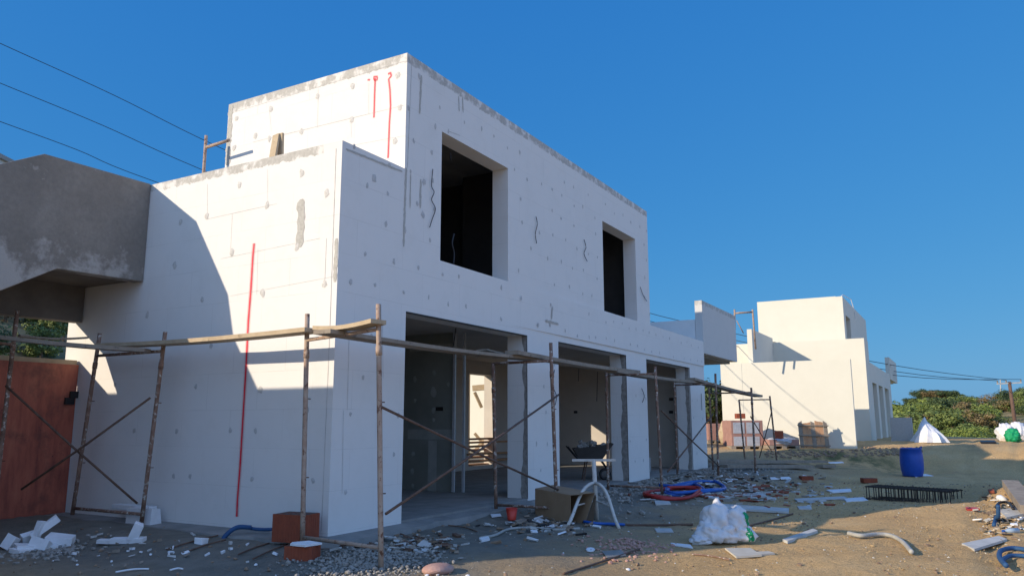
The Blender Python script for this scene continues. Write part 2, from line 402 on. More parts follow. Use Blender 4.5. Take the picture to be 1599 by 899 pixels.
# cement dust near the facade (distance from the walls), a stain in the earth
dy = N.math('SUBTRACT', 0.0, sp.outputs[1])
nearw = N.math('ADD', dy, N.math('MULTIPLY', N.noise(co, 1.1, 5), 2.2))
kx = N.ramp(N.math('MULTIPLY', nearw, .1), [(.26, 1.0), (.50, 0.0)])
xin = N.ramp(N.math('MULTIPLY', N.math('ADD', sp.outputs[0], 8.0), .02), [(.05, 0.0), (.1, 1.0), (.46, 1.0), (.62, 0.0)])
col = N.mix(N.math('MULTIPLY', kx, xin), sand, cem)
# far scrub
far = N.ramp(N.math('MULTIPLY', sp.outputs[0], .01), [(.52, 0.0), (.7, 1.0)])
fary = N.ramp(N.math('MULTIPLY', sp.outputs[1], .01), [(.12, 0.0), (.2, 1.0)])
scrub = N.ramp(N.noise(co, .35, 6, .7), [(.35, (.075, .085, .03)), (.5, (.17, .15, .07)), (.68, (.36, .27, .15))])
col = N.mix(N.math('MAXIMUM', far, fary), col, scrub)
# greenish weeds on the bank
bx = N.n('ShaderNodeVectorMath', operation='DISTANCE'); N.l(co, bx.inputs[0]); bx.inputs[1].default_value = (22, -2.5, 0)
wk = N.math('MULTIPLY', N.ramp(N.math('MULTIPLY', bx.outputs['Value'], .1), [(.1, 1.0), (.42, 0.0)]), N.ramp(N.noise(co, 1.6, 5), [(.42, 0.0), (.6, 1.0)]))
col = N.mix(wk, col, (.12, .12, .045))
N.l(col, b.inputs['Base Color']); b.inputs['Roughness'].default_value = .97
hh = N.math('ADD', N.math('MULTIPLY', N.noise(co, 14, 8, .7), 1.0), N.math('MULTIPLY', peb, .35))
hh = N.math('ADD', hh, N.math('MULTIPLY', N.noise(co, 70, 4, .8), .35)); N.bump(hh, 1.0, .045, b)
me.materials.append(m)

# ------------------------------------------------------------------ the villa under construction
villa = empty('villa', (0, 0, 0), 'two storey villa under construction clad in white insulation boards, nearest house with big window openings', 'house', 'villas under construction')
T = .40
d1, d2, hd, d3, d4, d5, d6 = .10, 3.56, 2.76, 4.77, 8.205, 9.50, 12.95
w1, w2, wt, hs, w3, w4, Xe, X2 = .89, 2.885, 5.60, 3.61, 7.0, 8.985, 9.865, 14.34
LX, H1, H2 = -1.274, 4.76, 6.49
DEP = 5.52
fv = lambda u, v: ((u < 0 and v < H1) or (0 < u < Xe and v < H2) or (u > Xe and v < hs)) and not inrect(u, v, [(d1, d2, -1, hd), (d3, d4, -1, hd), (d5, d6, -1, hd), (w1, w2, hs, wt), (w3, w4, hs, wt)])
mb = MB(); fus = [LX, 0, d1, w1, w2, d2, d3, w3, d4, w4, d5, Xe, d6, X2]; wall_grid(mb, 0, 'y', T, fus, [-.05, hd, hs], fv); wall_grid(mb, 0, 'y', .31, fus, [hs, H1, wt, H2], fv)
facade = mb.build('facade_wall', M['eps_up'], villa)
mb = MB(); wall_grid(mb, LX, 'x', .3, [T, DEP], [-.05, H1], lambda u, v: True); mb.box((LX, .3105, hs+.001), (LX+.3, T-.0005, H1)); side_wall = mb.build('side_wall', M['eps_low'], villa)
mb = MB(); wall_grid(mb, 0, 'x', .3, [.31, 3.71], [4.35, H2], lambda u, v: True); upper_side = mb.build('upper_side_wall', M['eps_up'], villa)
mb = MB(); mb.box((-.97, 3.75, 4.25), (13.9, 5.2, 4.4)); mb.box((-.97, .41, 4.25), (-.003, 3.75, 4.4)); mb.build('terrace_roof', M['cement'], villa)
mb = MB(); mb.box((.31, .41, 6.1), (Xe-.3, 3.4, 6.25)); mb.build('top_roof', M['cement'], villa)
mb = MB(); mb.box((.302, 3.41+.001, 4.41), (Xe, 3.71, H2-.002)); mb.box((Xe-.3, T+.001, 3.0), (Xe-.002, 3.41, H2-.004)); mb.build('upper_rear_wall', M['eps_plain'], villa)
mb = MB(); mb.box((4.5, 3.711, 4.41), (Xe, DEP, H2-.003)); mb.build('unseen_shade_block', M['eps_plain'], villa)  # unseen block added so the balcony side wall falls in shade
# rear wall of ground floor with openings
mb = MB(); wall_grid(mb, DEP-.32, 'y', .32, [-.97, 2.2, 3.0, 6.5, 7.7, 9.0, 9.75, 11.05, 14.04], [-.05, .1, .5, 2.3, 2.6, 4.7], lambda u, v: not inrect(u, v, [(9.75, 11.05, .1, 2.6)]))
mb.build('rear_wall', M['plaster'], villa)
mb = MB(); wall_grid(mb, X2-.3, 'x', .3, [T, DEP], [-.05, hs], lambda u, v: True); mb.build('end_wall', M['eps_plain'], villa)
mb = MB(); mb.box((-.96, T+.002, 2.96), (X2-.31, DEP-.33, 3.2)); mb.build('ceiling_slab', M['plaster'], villa)
mb = MB(); mb.box((LX+.02, .02, -.35), (X2-.02, DEP-.02, .0)); mb.build('floor_slab', M['cement'], villa)
# rough footing strip outside the walls
mb = MB()
def ragged_strip(mb, pts_in, pts_out, zt, zb):
    pass
us = np.linspace(0, 1, 90)
rows = []
for k, u in enumerate(us):
    L = 5.4+15.2; s_ = u*L
    wv = .16*noise.noise(Vector((s_*.9, 0, 0)))+.05*noise.noise(Vector((s_*4, 5, 0)))
    if s_ < 5.2: inn = Vector((LX+.03, 5.2-s_, -.03)); nrm = Vector((-1, 0, 0)); w = .42
    elif s_ < 5.6:
        a = (s_-5.2)/.4*PI/2; inn = Vector((LX+.04, .04, -.03)); nrm = Vector((-math.cos(a), -math.sin(a), 0)); w = .46
    else: inn = Vector((LX+(s_-5.6), .03, -.03)); nrm = Vector((0, -1, 0)); w = .30 if s_ > 7.4 else .36
    o1 = inn+nrm*(w+wv); o2 = inn+nrm*(w+wv+.08)
    rows.append((inn, o1+Vector((0, 0, -.012+.01*noise.noise(Vector((s_*6, 1, 1))))), Vector((o2.x, o2.y, -.32))))
vs = [p for r in rows for p in r]
fs = []
for k in range(len(rows)-1):
    for j in range(2): fs.append((k*3+j, (k+1)*3+j, (k+1)*3+j+1, k*3+j+1))
mb.add(vs, fs); mb.build('footing', M['cement'], villa)
# partitions
mb = MB(); mb.box((4.0, 1.86, .002), (4.1, 5.18, 2.955)); dryw = mb.build('plasterboard_partition', M['dryboard'], villa)
dry_marks = []
for (x0, y0, x1, y1) in [(637, 670, 712, 686), (669, 687, 681, 768), (640, 540, 712, 545)]:
    a_ = on_x(x0, y0, 3.996); b2_ = on_x(x1, y1, 3.996); dry_marks.append((a_, b2_))
mb = MB(); mb.box((3.95, 1.77, .002), (3.99, 1.82, 2.95)); mb.build('metal_stud', M['stud'], villa); mb = MB(); mb.box((4.02, 1.60, .002), (4.06, 1.645, 2.95)); mb.build('metal_stud', M['stud'], villa)
mb = MB(); mb.box((13.75, T+.004, .002), (13.95, DEP-.34, 2.955)); mb.build('room_wall', M['plaster'], villa)
mb = MB(); mb.box((.3, .42, 3.21), (.45, 3.3, 6.09)); mb.box((4.6, .42, 3.21), (4.7, 3.4, 6.09)); mb.box((.46, 2.9, 3.22), (Xe-.31, 3.0, 6.09)); mb.box((4.2, .42, 3.215), (4.24, 1.8, 6.085)); mb.box((9.40, .42, 3.216), (9.5, 2.88, 6.084)); mb.build('shade_toned_partition', M['room_shade'], villa)  # partitions coloured near-black so the window openings read as unlit
mb = MB()
for (px_, py_, X) in [(899, 643, 13.75), (1048, 623, 13.75), (1048, 643, 13.75)]:
    p = on_x(px_, py_, X); mb = MB(); mb.box((X-.015, p.y-.06, p.z-.04), (X, p.y+.06, p.z+.04)); mb.build('socket_box', M['black'], villa)
p = on_x(686, 638, 3.99); mb = MB(); mb.box((3.985, p.y-.08, p.z-.035), (4.0, p.y+.08, p.z+.035)); mb.build('socket_box', M['black'], villa)
# board joint piece: ledge line between upper and lower wall faces, joint grooves
mb = MB()
def strip_on_x(X, a, b2, w, ox=-.003):
    p = on_x(*a, X); q = on_x(*b2, X); d = (q-p).normalized(); n_ = Vector((0, -d.z, d.y))*w*.3
    p.x += ox; q.x += ox; mb.add([p-n_, p+n_, q+n_, q-n_], [(0, 1, 2, 3)])
def strip_on_y(a, b2, w, oy=-.003):
    p = on_y(*a, 0); q = on_y(*b2, 0); d = (q-p).normalized(); n_ = Vector((-d.z, 0, d.x))*w/2
    p.y += oy; q.y += oy; mb.add([p-n_, p+n_, q+n_, q-n_], [(0, 1, 2, 3)])
for a, b2, w in [((525,232),(515,520),.014), ((515,520),(502,828),.012), ((324,287),(324,342),.006), ((324,342),(433,318),.006), ((363,333),(360,394),.006), ((418,320),(418,264),.005), ((403,388),(401,460),.006), ((345,404),(500,372),.005), ((510,372),(507,445),.008), ((360,462),(520,432),.005)]:
    strip_on_x(LX, a, b2, w)
for X, segs in [(0, [((497,139),(496,200),.006), ((548,188),(549,215),.006), ((576,130),(576,178),.006), ((424,205),(420,165),.005), ((404,155),(402,178),.005), ((357,178),(632,96),.006), ((395,222),(630,165),.006), ((362,262),(632,212),.005)])]:
    for a, b2, w in segs: strip_on_x(X, a, b2, w)
for a, b2, w in [((643,92),(636,262),.010), ((545,520),(542,640),.006), ((536,640),(534,770),.006), ((597,500),(598,590),.006), ((700,205),(718,212),.012)]:
    strip_on_y(a, b2, w)
M['joint'] = mottled('joint_line', (.36, .35, .33), (.60, .59, .57), 5, .95, 0); absorb(facade, mb, M['joint'])  # thin grey lines drawn along the board joints
# hairline ledge where the lower boards stand proud
mb = MB(); mb.prism([(w2+.02, -.0005, hd+.12), (X2-.001, -.0005, hd+.12), (X2-.001, -.024, hd+.12), (w2+2.6, -.022, hd+.12)], (0, 0, hs-hd-.123))
ledge = mb.build('lower_board_layer', M['eps_plain'], villa)
# dowels and adhesive patches: irregular flat dabs
def dab(mb, c, ua, va, nrm, ru, rv):
    n = 11; pts = []
    for k in range(n):
        t = 2*PI*k/n; r = random.uniform(.65, 1.15)
        pts.append(c + ua*(ru*r*math.cos(t)) + va*(rv*r*math.sin(t)) + nrm*.003)
    mb.add([c+nrm*.007]+pts, [(0, 1+k, 1+(k+1) % n) for k in range(n)])
zU = Vector((0, 0, 1)); mb = MB()
for (px_, py_) in [(374,289),(471,270),(323,337),(417,320),(510,302),(362,394),(410,457),(507,443),(464,385),(282,347),(273,414),(316,468),(230,492),(407,608)]:
    dab(mb, on_x(px_, py_, LX), Vector((0, 1, 0)), zU, Vector((-1, 0, 0)), .045, .06)
for (px_, py_) in [(369,185),(423,170),(496,150),(551,134),(621,118),(366,231),(421,217),(471,206),(549,187),(624,168),(617,220),(399,212)]:
    dab(mb, on_x(px_, py_, 0), Vector((0, 1, 0)), zU, Vector((-1, 0, 0)), .045, .055)
absorb(side_wall, mb, M['dowel'])
mb = MB()
for (px_, py_) in [(306,604),(360,672),(399,672),(271,743),(297,743),(394,747),(489,750),(210,672),(180,600),(276,673),(330,540),(250,590),(480,640)]:
    c = on_x(px_, py_, LX)
    dab(mb, c, Vector((0, 1, 0)), zU, Vector((-1, 0, 0)), .035, .04)
    dab(mb, c+Vector((-.006, .01, .01)), Vector((0, 1, 0)), zU, Vector((-1, 0, 0)), .011, .016)
absorb(side_wall, mb, M['dot_soft'])
mb = MB(); rnd = random.Random(3)
rows_z = [2.98, 3.42, 3.85, 4.3, 4.75, 5.2, 5.62, 5.98, .45, .9, 1.4, 1.85, 2.35]
ops = [(d1, d2, -1, hd), (d3, d4, -1, hd), (d5, d6, -1, hd), (w1, w2, hs, wt), (w3, w4, hs, wt)]
for r_, z in enumerate(rows_z):
    x = -1.0 + .23*(r_ % 2)
    while x < X2-.1:
        xx, zz = x+rnd.uniform(-.06, .06), z+rnd.uniform(-.05, .05)
        if fv(xx, zz) and not any(a-.06 < xx < b_+.06 and c-.06 < zz < e+.06 for a, b_, c, e in ops) and rnd.random() < .82:
            yy = -.022 if (w2+.02 < xx and hd+.12 < zz < hs) else 0
            dab(mb, Vector((xx, yy, zz)), Vector((1, 0, 0)), zU, Vector((0, -1, 0)), rnd.uniform(.02, .038), rnd.uniform(.028, .05))
        x += rnd.choice([.42, .5, .62])
for (px_, py_) in [(584,279),(662,284),(655,120),(660,335)]:
    dab(mb, on_y(px_, py_, 0), Vector((1, 0, 0)), zU, Vector((0, -1, 0)), .05, .06)
absorb(facade, mb, M['dot_soft'])
# ragged vertical mortar smears
def smear(mb, pts, axis, plane, w, off):
    """pts pixel polyline along the smear centre; ragged ribbon"""
    P = [on_y(*p, plane) if axis == 'y' else on_x(*p, plane) for p in pts]
    full = []
    for i in range(len(P)-1):
        n = max(2, int((P[i+1]-P[i]).length/.04))
        for k in range(n): full.append(P[i].lerp(P[i+1], k/n))
    full.append(P[-1])
    d = (P[-1]-P[0]).normalized()
    side = Vector((d.z, 0, -d.x)) if axis == 'y' else Vector((0, d.z, -d.y))
    nrm = Vector((0, -off, 0)) if axis == 'y' else Vector((-off, 0, 0))
    vs = []
    for i, p in enumerate(full):
        a = w*random.uniform(.55, 1.1)/2; b_ = w*random.uniform(.55, 1.1)/2
        if i in (0, len(full)-1): a *= .5; b_ *= .5
        vs += [p-side*a+nrm, p+side*b_+nrm]
    mb.add(vs, [(2*i, 2*i+1, 2*i+3, 2*i+2) for i in range(len(full)-1)])
mb = MB()
smear(mb, [(471,311),(468,386)], 'x', LX, .15, .004)
smear(mb, [(526,372),(523,440)], 'x', LX, .07, .004)
smear(mb, [(361,165),(355,258)], 'x', 0, .13, .004)
smear(mb, [(658,118),(655,178)], 'y', 0, .05, .004)
smear(mb, [(634,262),(630,385)], 'y', 0, .05, .004)
smear(mb, [(641,272),(640,325)], 'y', 0, .028, .004)
smear(mb, [(657,280),(656,325)], 'y', 0, .05, .004)
smear(mb, [(716,150),(717,174)], 'y', 0, .035, .004)
smear(mb, [(722,152),(723,176)], 'y', 0, .035, .004)
smear(mb, [(540,233),(628,268)], 'y', 0, .035, .004)
smear(mb, [(861,498),(863,478)], 'y', -.022, .05, .004)
smear(mb, [(852,500),(872,506)], 'y', -.022, .05, .004)
absorb(facade, mb, M['mortar'])
# raw edges where boards stop at the door reveals
def reveal_strip(mb, X, y0, y1, z0, z1, off=.004):
    n = 40; vs = []
    for i in range(n+1):
        z = z0+(z1-z0)*i/n
        a = .03*noise.noise(Vector((z*7, X, 0)))+.07*noise.noise(Vector((z*1.9, X, 4)))
        vs += [(X-off, y0, z), (X-off, y1+a, z)]
    mb.add(vs, [(2*i, 2*i+1, 2*i+3, 2*i+2) for i in range(n)])
mb = MB()
reveal_strip(mb, d2, .015, .10, 0, hd); reveal_strip(mb, d4, .01, .14, 0, hd); reveal_strip(mb, d6, .03, .13, 0, hd)
for a, b_ in ((d1, d2), (d3, d4), (d5, d6)):
    mb.add([(a, .02, hd-.004), (b_, .02, hd-.004), (b_, .12, hd-.004), (a, .12, hd-.004)], [(0, 1, 2, 3)])
absorb(facade, mb, M['mortar_dark'])
mb = MB()
for a in (d2, d4, d6): mb.box((a-.006, .004, 0), (a+.012, .012, hd))
for a, b_ in ((d1, d2), (d3, d4), (d5, d6)): mb.box((a, .004, hd-.014), (b_, .014, hd-.002))
mb.build('edge_profile', M['black'], villa)

mb = MB()
for a_, b2_ in dry_marks: mb.add([(3.996, a_.y, a_.z), (3.996, b2_.y, a_.z), (3.996, b2_.y, b2_.z), (3.996, a_.y, b2_.z)], [(0, 1, 2, 3)])
for (x, y, r) in [(648, 592, .05), (678, 582, .05), (677, 612, .09), (648, 625, .04), (677, 640, .05), (645, 708, .04), (644, 735, .05), (677, 655, .04), (644, 758, .04), (700, 600, .04)]:
    dab(mb, on_x(x, y, 3.996)+Vector((.004, 0, 0)), Vector((0, 1, 0)), zU, Vector((-1, 0, 0)), r, r*1.2)
absorb(dryw, mb, M['filler'])
# spray painted marks
def spray(pts, fn, w, nrm, name='spray_mark'):
    P = [fn(*p) for p in pts]
    full = []
    for i in range(len(P)-1):
        n = max(2, int((P[i+1]-P[i]).length/.06))
        for k in range(n): full.append(P[i].lerp(P[i+1], k/n))
    full.append(P[-1]); mb = MB(); vs = []; up = Vector((0, 0, 1))
    side0 = Vector((0, 1, 0)) if abs(nrm.x) > .5 else Vector((1, 0, 0))
    for i, p in enumerate(full):
        d = (full[min(i+1, len(full)-1)]-full[max(i-1, 0)]).normalized(); side = d.cross(nrm).normalized()
        ww = w*random.uniform(.8, 1.15); vs += [p-side*ww/2+nrm*.004, p+side*ww/2+nrm*.004]
    mb.add(vs, [(2*i, 2*i+1, 2*i+3, 2*i+2) for i in range(len(full)-1)])
    o = mb.build(name, M['spray'], villa)
    # overspray halo: a wider ribbon faded by its own uv
    mb = MB(); vs = []; k3 = 3.4
    for i, p in enumerate(full):
        d = (full[min(i+1, len(full)-1)]-full[max(i-1, 0)]).normalized(); side = d.cross(nrm).normalized()
        vs += [p-side*w*k3/2+nrm*.002, p+side*w*k3/2+nrm*.002]
    mb.add(vs, [(2*i, 2*i+1, 2*i+3, 2*i+2) for i in range(len(full)-1)])
    h = mb.build('spray_haze', M['spray_haze'], o); uv = h.data.uv_layers.new(name='UVMap')
    for poly in h.data.polygons:
        for li in poly.loop_indices: uv.data[li].uv = ((h.data.loops[li].vertex_index) % 2, .5)
    return o
m, nt, b = nodes('spray_haze'); N = NT(nt); uvn = N.n('ShaderNodeTexCoord').outputs['UV']; sp = N.n('ShaderNodeSeparateXYZ'); N.l(uvn, sp.inputs[0])
al = N.ramp(sp.outputs[0], [(0.0, 0.0), (.5, .5), (1.0, 0.0)]); N.l(al, b.inputs['Alpha']); b.inputs['Base Color'].default_value = (.8, .10, .12, 1); b.inputs['Roughness'].default_value = .9
M['spray_haze'] = m
nx = Vector((-1, 0, 0))
spray([(397,380),(395,400),(392,450),(388,500),(386,540),(384,580),(381,630),(378,680),(375,730),(371,780),(370,806)], lambda x, y: on_x(x, y, LX), .026, nx)
spray([(586,122),(585,150),(584,184)], lambda x, y: on_x(x, y, 0), .018, nx)
spray([(584,125),(584,120),(589,120),(589,125),(584,126)], lambda x, y: on_x(x, y, 0), .016, nx)
spray([(574,125),(578,125)], lambda x, y: on_x(x, y, 0), .016, nx)
spray([(606,116),(610,114),(611,119),(607,124),(609,140),(610,165),(608,195),(607,225),(606,247)], lambda x, y: on_x(x, y, 0), .018, nx)
# cables dangling from the facade
def tubepath(name, pts, r, mat, parent=None, n=6):
    mb = MB(); mb.tube(smoothpath(pts, 5), r*.8, n); return mb.build(name, mat, parent, smooth=True)
for pts in ([(676,264),(674,290),(678,300),(674,312),(680,326),(675,342),(671,355)], [(837,338),(839,350),(836,365),(838,380)], [(912,374),(915,386),(912,396),(917,408)], [(1000,448),(1004,460),(1010,470)],
            [(866,577),(863,600),(869,618),(867,632)], [(1002,606),(1006,618),(1003,628)], [(1095,614),(1096,640)], [(970,345),(968,352)]):
    if pts[0] == (970,345): continue
    yy = -.03
    tubepath('cable', [on_y(x, y, yy) for x, y in pts], .008 if pts[0][0] < 830 else .009, M['wire'], villa, 5)
for pts in ([(933,580),(932,626)], [(904,575),(903,595)], [(712,512),(708,540)]):
    tubepath('cable', [on_y(x, y, 1.0) for x, y in pts], .01, M['wire'], villa, 5)
for pts in ([(722,222),(725,228),(735,232)], [(703,238),(704,250)]):
    tubepath('cable', [on_y(x, y, .25) for x, y in pts], .01, M['wire'], villa, 5)
tubepath('cable', [on_y(709, 365, .35), on_y(706, 380, .35), on_y(709, 395, .35), on_y(708, 412, .35)], .018, M['wire'], villa, 6)
# end screen wall at the right of the villa (clad panel with raw concrete return)
mb = MB(); mb.prism([on_y(1097, 470, -.01), on_y(1147, 493, -.01), on_y(1147, 562, -.01), on_y(1097.5, 552, -.01)], (0, .22, 0))
mb2 = MB(); pnl = Vector((14.36, 0, 3.26)); mb2.box((14.36, -.02, 3.27), (18.3, .2, 4.84)); mb2.build('balcony_screen', M['eps_panel'], villa)
mb = MB(); mb.box((14.362, .21, 3.4), (14.62, 3.9, 4.28)); mb.build('balcony_side_wall', M['render_white'], villa)
mb = MB(); mb.box((14.37, .205, 3.2), (18.2, 3.9, 3.38)); mb.build('balcony_slab', M['cement'], villa)
mb = MB(); mb.box((14.34, 4.0, 3.4), (17.5, 4.15, 4.5)); mb.build('balcony_rear_wall', M['render'], villa)

# ------------------------------------------------------------------ exterior staircase on the left of the villa
def staircase(dx, dy, dz, label, mat, matd, wallmat, group):
    st = empty('stair_block', (dx, dy, dz), label, 'staircase', group)
    Y0, Y1 = 3.74, 5.14
    # front parapet: level landing then descending to the left
    prof = [(-1.285, 3.29), (-2.54, 3.27), (-3.95, 2.44), (-5.6, 2.2), (-5.6, 3.3), (-4.96, 3.28), (-4.18, 3.66), (-3.95, 4.14), (-2.85, 4.76), (-1.285, 4.77)]
    mb = MB(); mb.prism([(x, Y0, z) for x, z in prof], (0, .2, 0)); mb.build('parapet', mat, st, bevel=.012)
    prof = [(-1.285, 2.78), (-2.5, 2.77), (-3.6, 2.1), (-5.6, 1.5), (-5.6, 3.0), (-4.2, 3.6), (-2.9, 4.25), (-1.285, 4.27)]
    mb = MB(); mb.prism([(x, Y1, z) for x, z in prof], (0, .2, 0)); mb.build('rear_beam', matd, st, bevel=.012)
    mb = MB(); mb.prism([(-1.285, Y0+.201, 3.32), (-2.55, Y0+.201, 3.32), (-5.6, Y0+.201, 2.3), (-5.6, Y0+.201, 2.45), (-2.6, Y0+.201, 3.5), (-1.285, Y0+.201, 3.5)], (0, 1.19, 0)); mb.build('stair_slab', matd, st)
    mb = MB(); mb.box((-5.8, 1.28, -.4), (-5.601, 9.5, 3.6)); mb.build('end_wall', wallmat, st)
    return st
staircase(0, 0, 0, 'raw grey concrete stair with solid parapet meeting the left side of the nearest villa', M['concrete'], M['concrete_dark'], M['render'], 'exterior staircases beside the villas')

# red formwork panel screening the gap below
fw = empty('formwork_screen', (-1.4, 5.12, 0), 'reddish brown formwork panel standing under the grey concrete stair', 'formwork panel')
mb = MB(); mb.box((-5.0, 5.12, -.04), (-1.29, 5.15, 2.13)); mb.build('plywood_face', M['formply'], fw).location = (1.4, -5.12, 0)
mb = MB(); mb.box((-5.0, 5.16, 2.05), (-1.3, 5.5, 2.2)); mb.build('timber_cap', M['timber'], fw).location = (1.4, -5.12, 0)
mb = MB()
for (x, y) in [(110,626),(118,616)]:
    p = on_y(x, y, 5.11); mb.box((p.x-.09, 5.085, p.z-.05), (p.x+.05, 5.118, p.z+.05))
mb.build('clamp', M['black'], fw).location = (1.4, -5.12, 0)

# lower beige retaining wall behind the villa seen through the rear opening and sunlit
rw = empty('yard_wall', (15.6, 9, 0), 'sunlit cream yard wall with posts seen through the rear opening of the villa', 'wall')
def addw(name, a, b_, mat):
    mb = MB(); mb.box(a, b_); o = mb.build(name, mat, rw); o.location = (-15.6, -9, 0); return o
addw('wall_panel', (16.2, 6.5, -.2), (16.45, 16, 3.6), M['render']); addw('post', (13.0, 7.4, -.2), (13.22, 7.62, 3.4), M['timber']); addw('post', (12.4, 7.0, -.2), (12.55, 7.15, 3.4), M['timber'])
addw('beam', (11.0, 7.45, 1.55), (13.0, 7.6, 1.72), M['timber'])
for (x0_, x1_, yt_, yb_, D_, mt_) in [(761, 770, 560, 740, 24.0, 'render'), (771, 774, 560, 740, 24.4, 'timber'), (775, 786, 560, 740, 27.0, 'render')]:
    a_ = at_d(x0_, yb_, D_); b2_ = at_d(x1_, yb_, D_); t_ = at_d(x0_, yt_, D_); mb = MB(); mb.obox(((a_+b2_)/2+Vector((15.6*0, 0, (t_.z-a_.z)/2))), ((b2_-a_).length, .2, t_.z-a_.z), Matrix.Rotation(math.atan2(RT.y, RT.x), 3, 'Z')); o = mb.build('post', M[mt_], rw); o.location = (-15.6, -9, 0)
a_ = at_d(738, 606, 23.5); b2_ = at_d(760, 604, 23.5); mb = MB(); mb.beam(a_, b2_, .3, .16); o = mb.build('beam', M['timber'], rw); o.location = (-15.6, -9, 0)
for q_ in (((741, 612), (752, 636)), ((741, 676), (764, 704)), ((741, 704), (766, 674))):
    mb = MB(); mb.beam(at_d(*q_[0], 23.0), at_d(*q_[1], 23.0), .08, .08); o = mb.build('brace', M['timber'], rw); o.location = (-15.6, -9, 0)
ts = empty('timber_stack', (at_d(750, 728, 22).x, at_d(750, 728, 22).y, -.1), 'stack of sunlit orange boards outside the rear opening of the villa', 'timber stack')
for k in range(9):
    mb = MB(); mb.beam((random.uniform(-1.2, -.9), random.uniform(-.3, 0), .12+k*.1), (random.uniform(1.0, 1.4), random.uniform(-.5, .2), .12+k*.1+random.uniform(-.03, .05)), .2, .05)
    mb.build('board', M['timber_red'], ts)

# ------------------------------------------------------------------ rear villa (finished in cream base coat)
DX = 30.79; DZ = .6; FY = -2.02; LY = -2.93
v2 = empty('villa', (DX, FY, DZ), 'far cream rendered villa with a step in its roofline, beyond the grey balcony screen', 'house', 'villas under construction')
def part2(name, mb, mat, parent=None):
    return mb.build(name, mat, parent or v2)
oy = LY-FY
mb = MB()
lop = [(1.0, 3.1, -1, 2.5), (4.1, 6.4, -1, 2.5), (7.6, 10.2, -1, 2.5)]
lf = lambda u, v: ((u < .35 and v < 4.36) or v < 3.4) and not inrect(u, v, lop)
wall_grid(mb, oy, 'y', .5, [-1.29, .35, 1.0, 3.1, 4.1, 6.4, 7.6, 10.2, 11.9], [-.2, 2.5, 3.4, 4.36], lf); part2('facade_wall', mb, M['render'])
mb = MB(); wall_grid(mb, -1.29, 'x', .3, [oy+.5, 5.1], [-.4, 4.36], lambda u, v: True); part2('side_wall', mb, M['render'])
mb = MB(); mb.box((-.989, oy+.501, 3.9), (.349, 5, 4.1)); part2('terrace_roof', mb, M['render'])
mb = MB(); mb.box((.36, oy+.501, 2.9), (11.8, 5, 3.1)); mb.box((.36, oy+.501, -.3), (11.8, 5, .02)); part2('slab', mb, M['render'])
uo = [(.75, 2.5, 3.2, 5.7), (6.4, 8.2, 3.2, 5.1)]
mb = MB(); wall_grid(mb, 0, 'y', .3, [0, .75, 2.5, 6.4, 8.2, 10.2], [3.11, 3.2, 5.1, 5.7, 6.5], lambda u, v: not inrect(u, v, uo)); part2('upper_facade', mb, M['render'])
mb = MB(); wall_grid(mb, 0, 'x', .3, [.3, 3.92], [3.11, 6.52], lambda u, v: True); part2('upper_side_wall', mb, M['render'])
mb = MB(); mb.box((.31, 3.6, 3.11), (10.2, 3.92, 6.5)); mb.box((9.9, .301, 3.11), (10.198, 3.59, 6.5)); mb.box((.31, .31, 6.1), (9.89, 3.59, 6.25)); part2('upper_rear_wall', mb, M['render'])
mb = MB(); mb.box((.36, 2.5, .03), (11.8, 2.7, 2.89)); mb.box((3.6, oy+.51, .03), (3.7, 2.49, 2.88)); mb.box((7.0, oy+.51, .03), (7.1, 2.49, 2.88)); part2('room_wall', mb, M['render']); mb = MB(); mb.box((.32, .9, 3.11), (9.88, 1.0, 6.08)); part2('shade_toned_partition', mb, M['room_shade'])  # near-black sheet added behind the upper windows for the darkness inside
mb = MB(); mb.box((11.93, oy-.03, 3.15), (17.5, oy+.2, 4.45)); part2('balcony_screen', mb, M['render'])
mb = MB(); mb.box((11.94, oy+.21, 3.1), (17.3, 3.5, 3.25)); part2('balcony_slab', mb, M['render'])
mb = MB(); mb.tube([(.1, 0.05, 6.52), (1.2, .1, 6.75), (4.0, .05, 6.9), (4.4, .0, 6.5), (4.6, -.05, 5.9)], .02, 6); part2('conduit_loop', mb, M['foam'])
mb = MB(); mb.tube([(-1.31, oy+.06, .1), (-1.31, oy+.05, 1.0)], .02, 6)
# stair for that villa (rendered), with its end wall in front
s2 = empty('stair_block', (DX, FY, DZ), 'cream stair enclosure with a long flat topped wall in front of the far villa', 'staircase', 'exterior staircases beside the villas')
mb = MB(); mb.box((-5.79, -.78, -.8), (-5.55, 4.35, 3.12)); mb.build('end_wall', M['render'], s2)
mb = MB(); mb.box((-5.80, 3.46, -.7), (-5.791, 3.72, 3.1)); mb.build('wall_joint', M['render'], s2)
mb = MB(); mb.box((-5.54, 3.02, 2.6), (-1.295, 3.22, 4.56)); mb.build('parapet', M['render'], s2)
mb = MB(); mb.box((-5.54, 3.23, 2.6), (-1.31, 4.2, 2.9)); mb.build('stair_slab', M['render'], s2)
st3 = empty('scaffold', tuple(at_d(1164, 540, 31)), 'pale scaffold frame standing on the stair of the far villa against the sky', 'scaffold', 'scaffold frames round the villas')
for a, b_, nm in (((1148, 545), (1147, 483), 'leg'), ((1180, 545), (1175, 483), 'leg'), ((1147, 489), (1175, 487), 'crossbar'), ((1150, 500), (1161, 520), 'brace')):
    mb = MB(); mb.tube([at_d(*a, 31), at_d(*b_, 31)], .035 if nm != 'brace' else .02, 8); mb.build(nm, M['rust_pale'], st3, smooth=True).location = -Vector(st3.location)
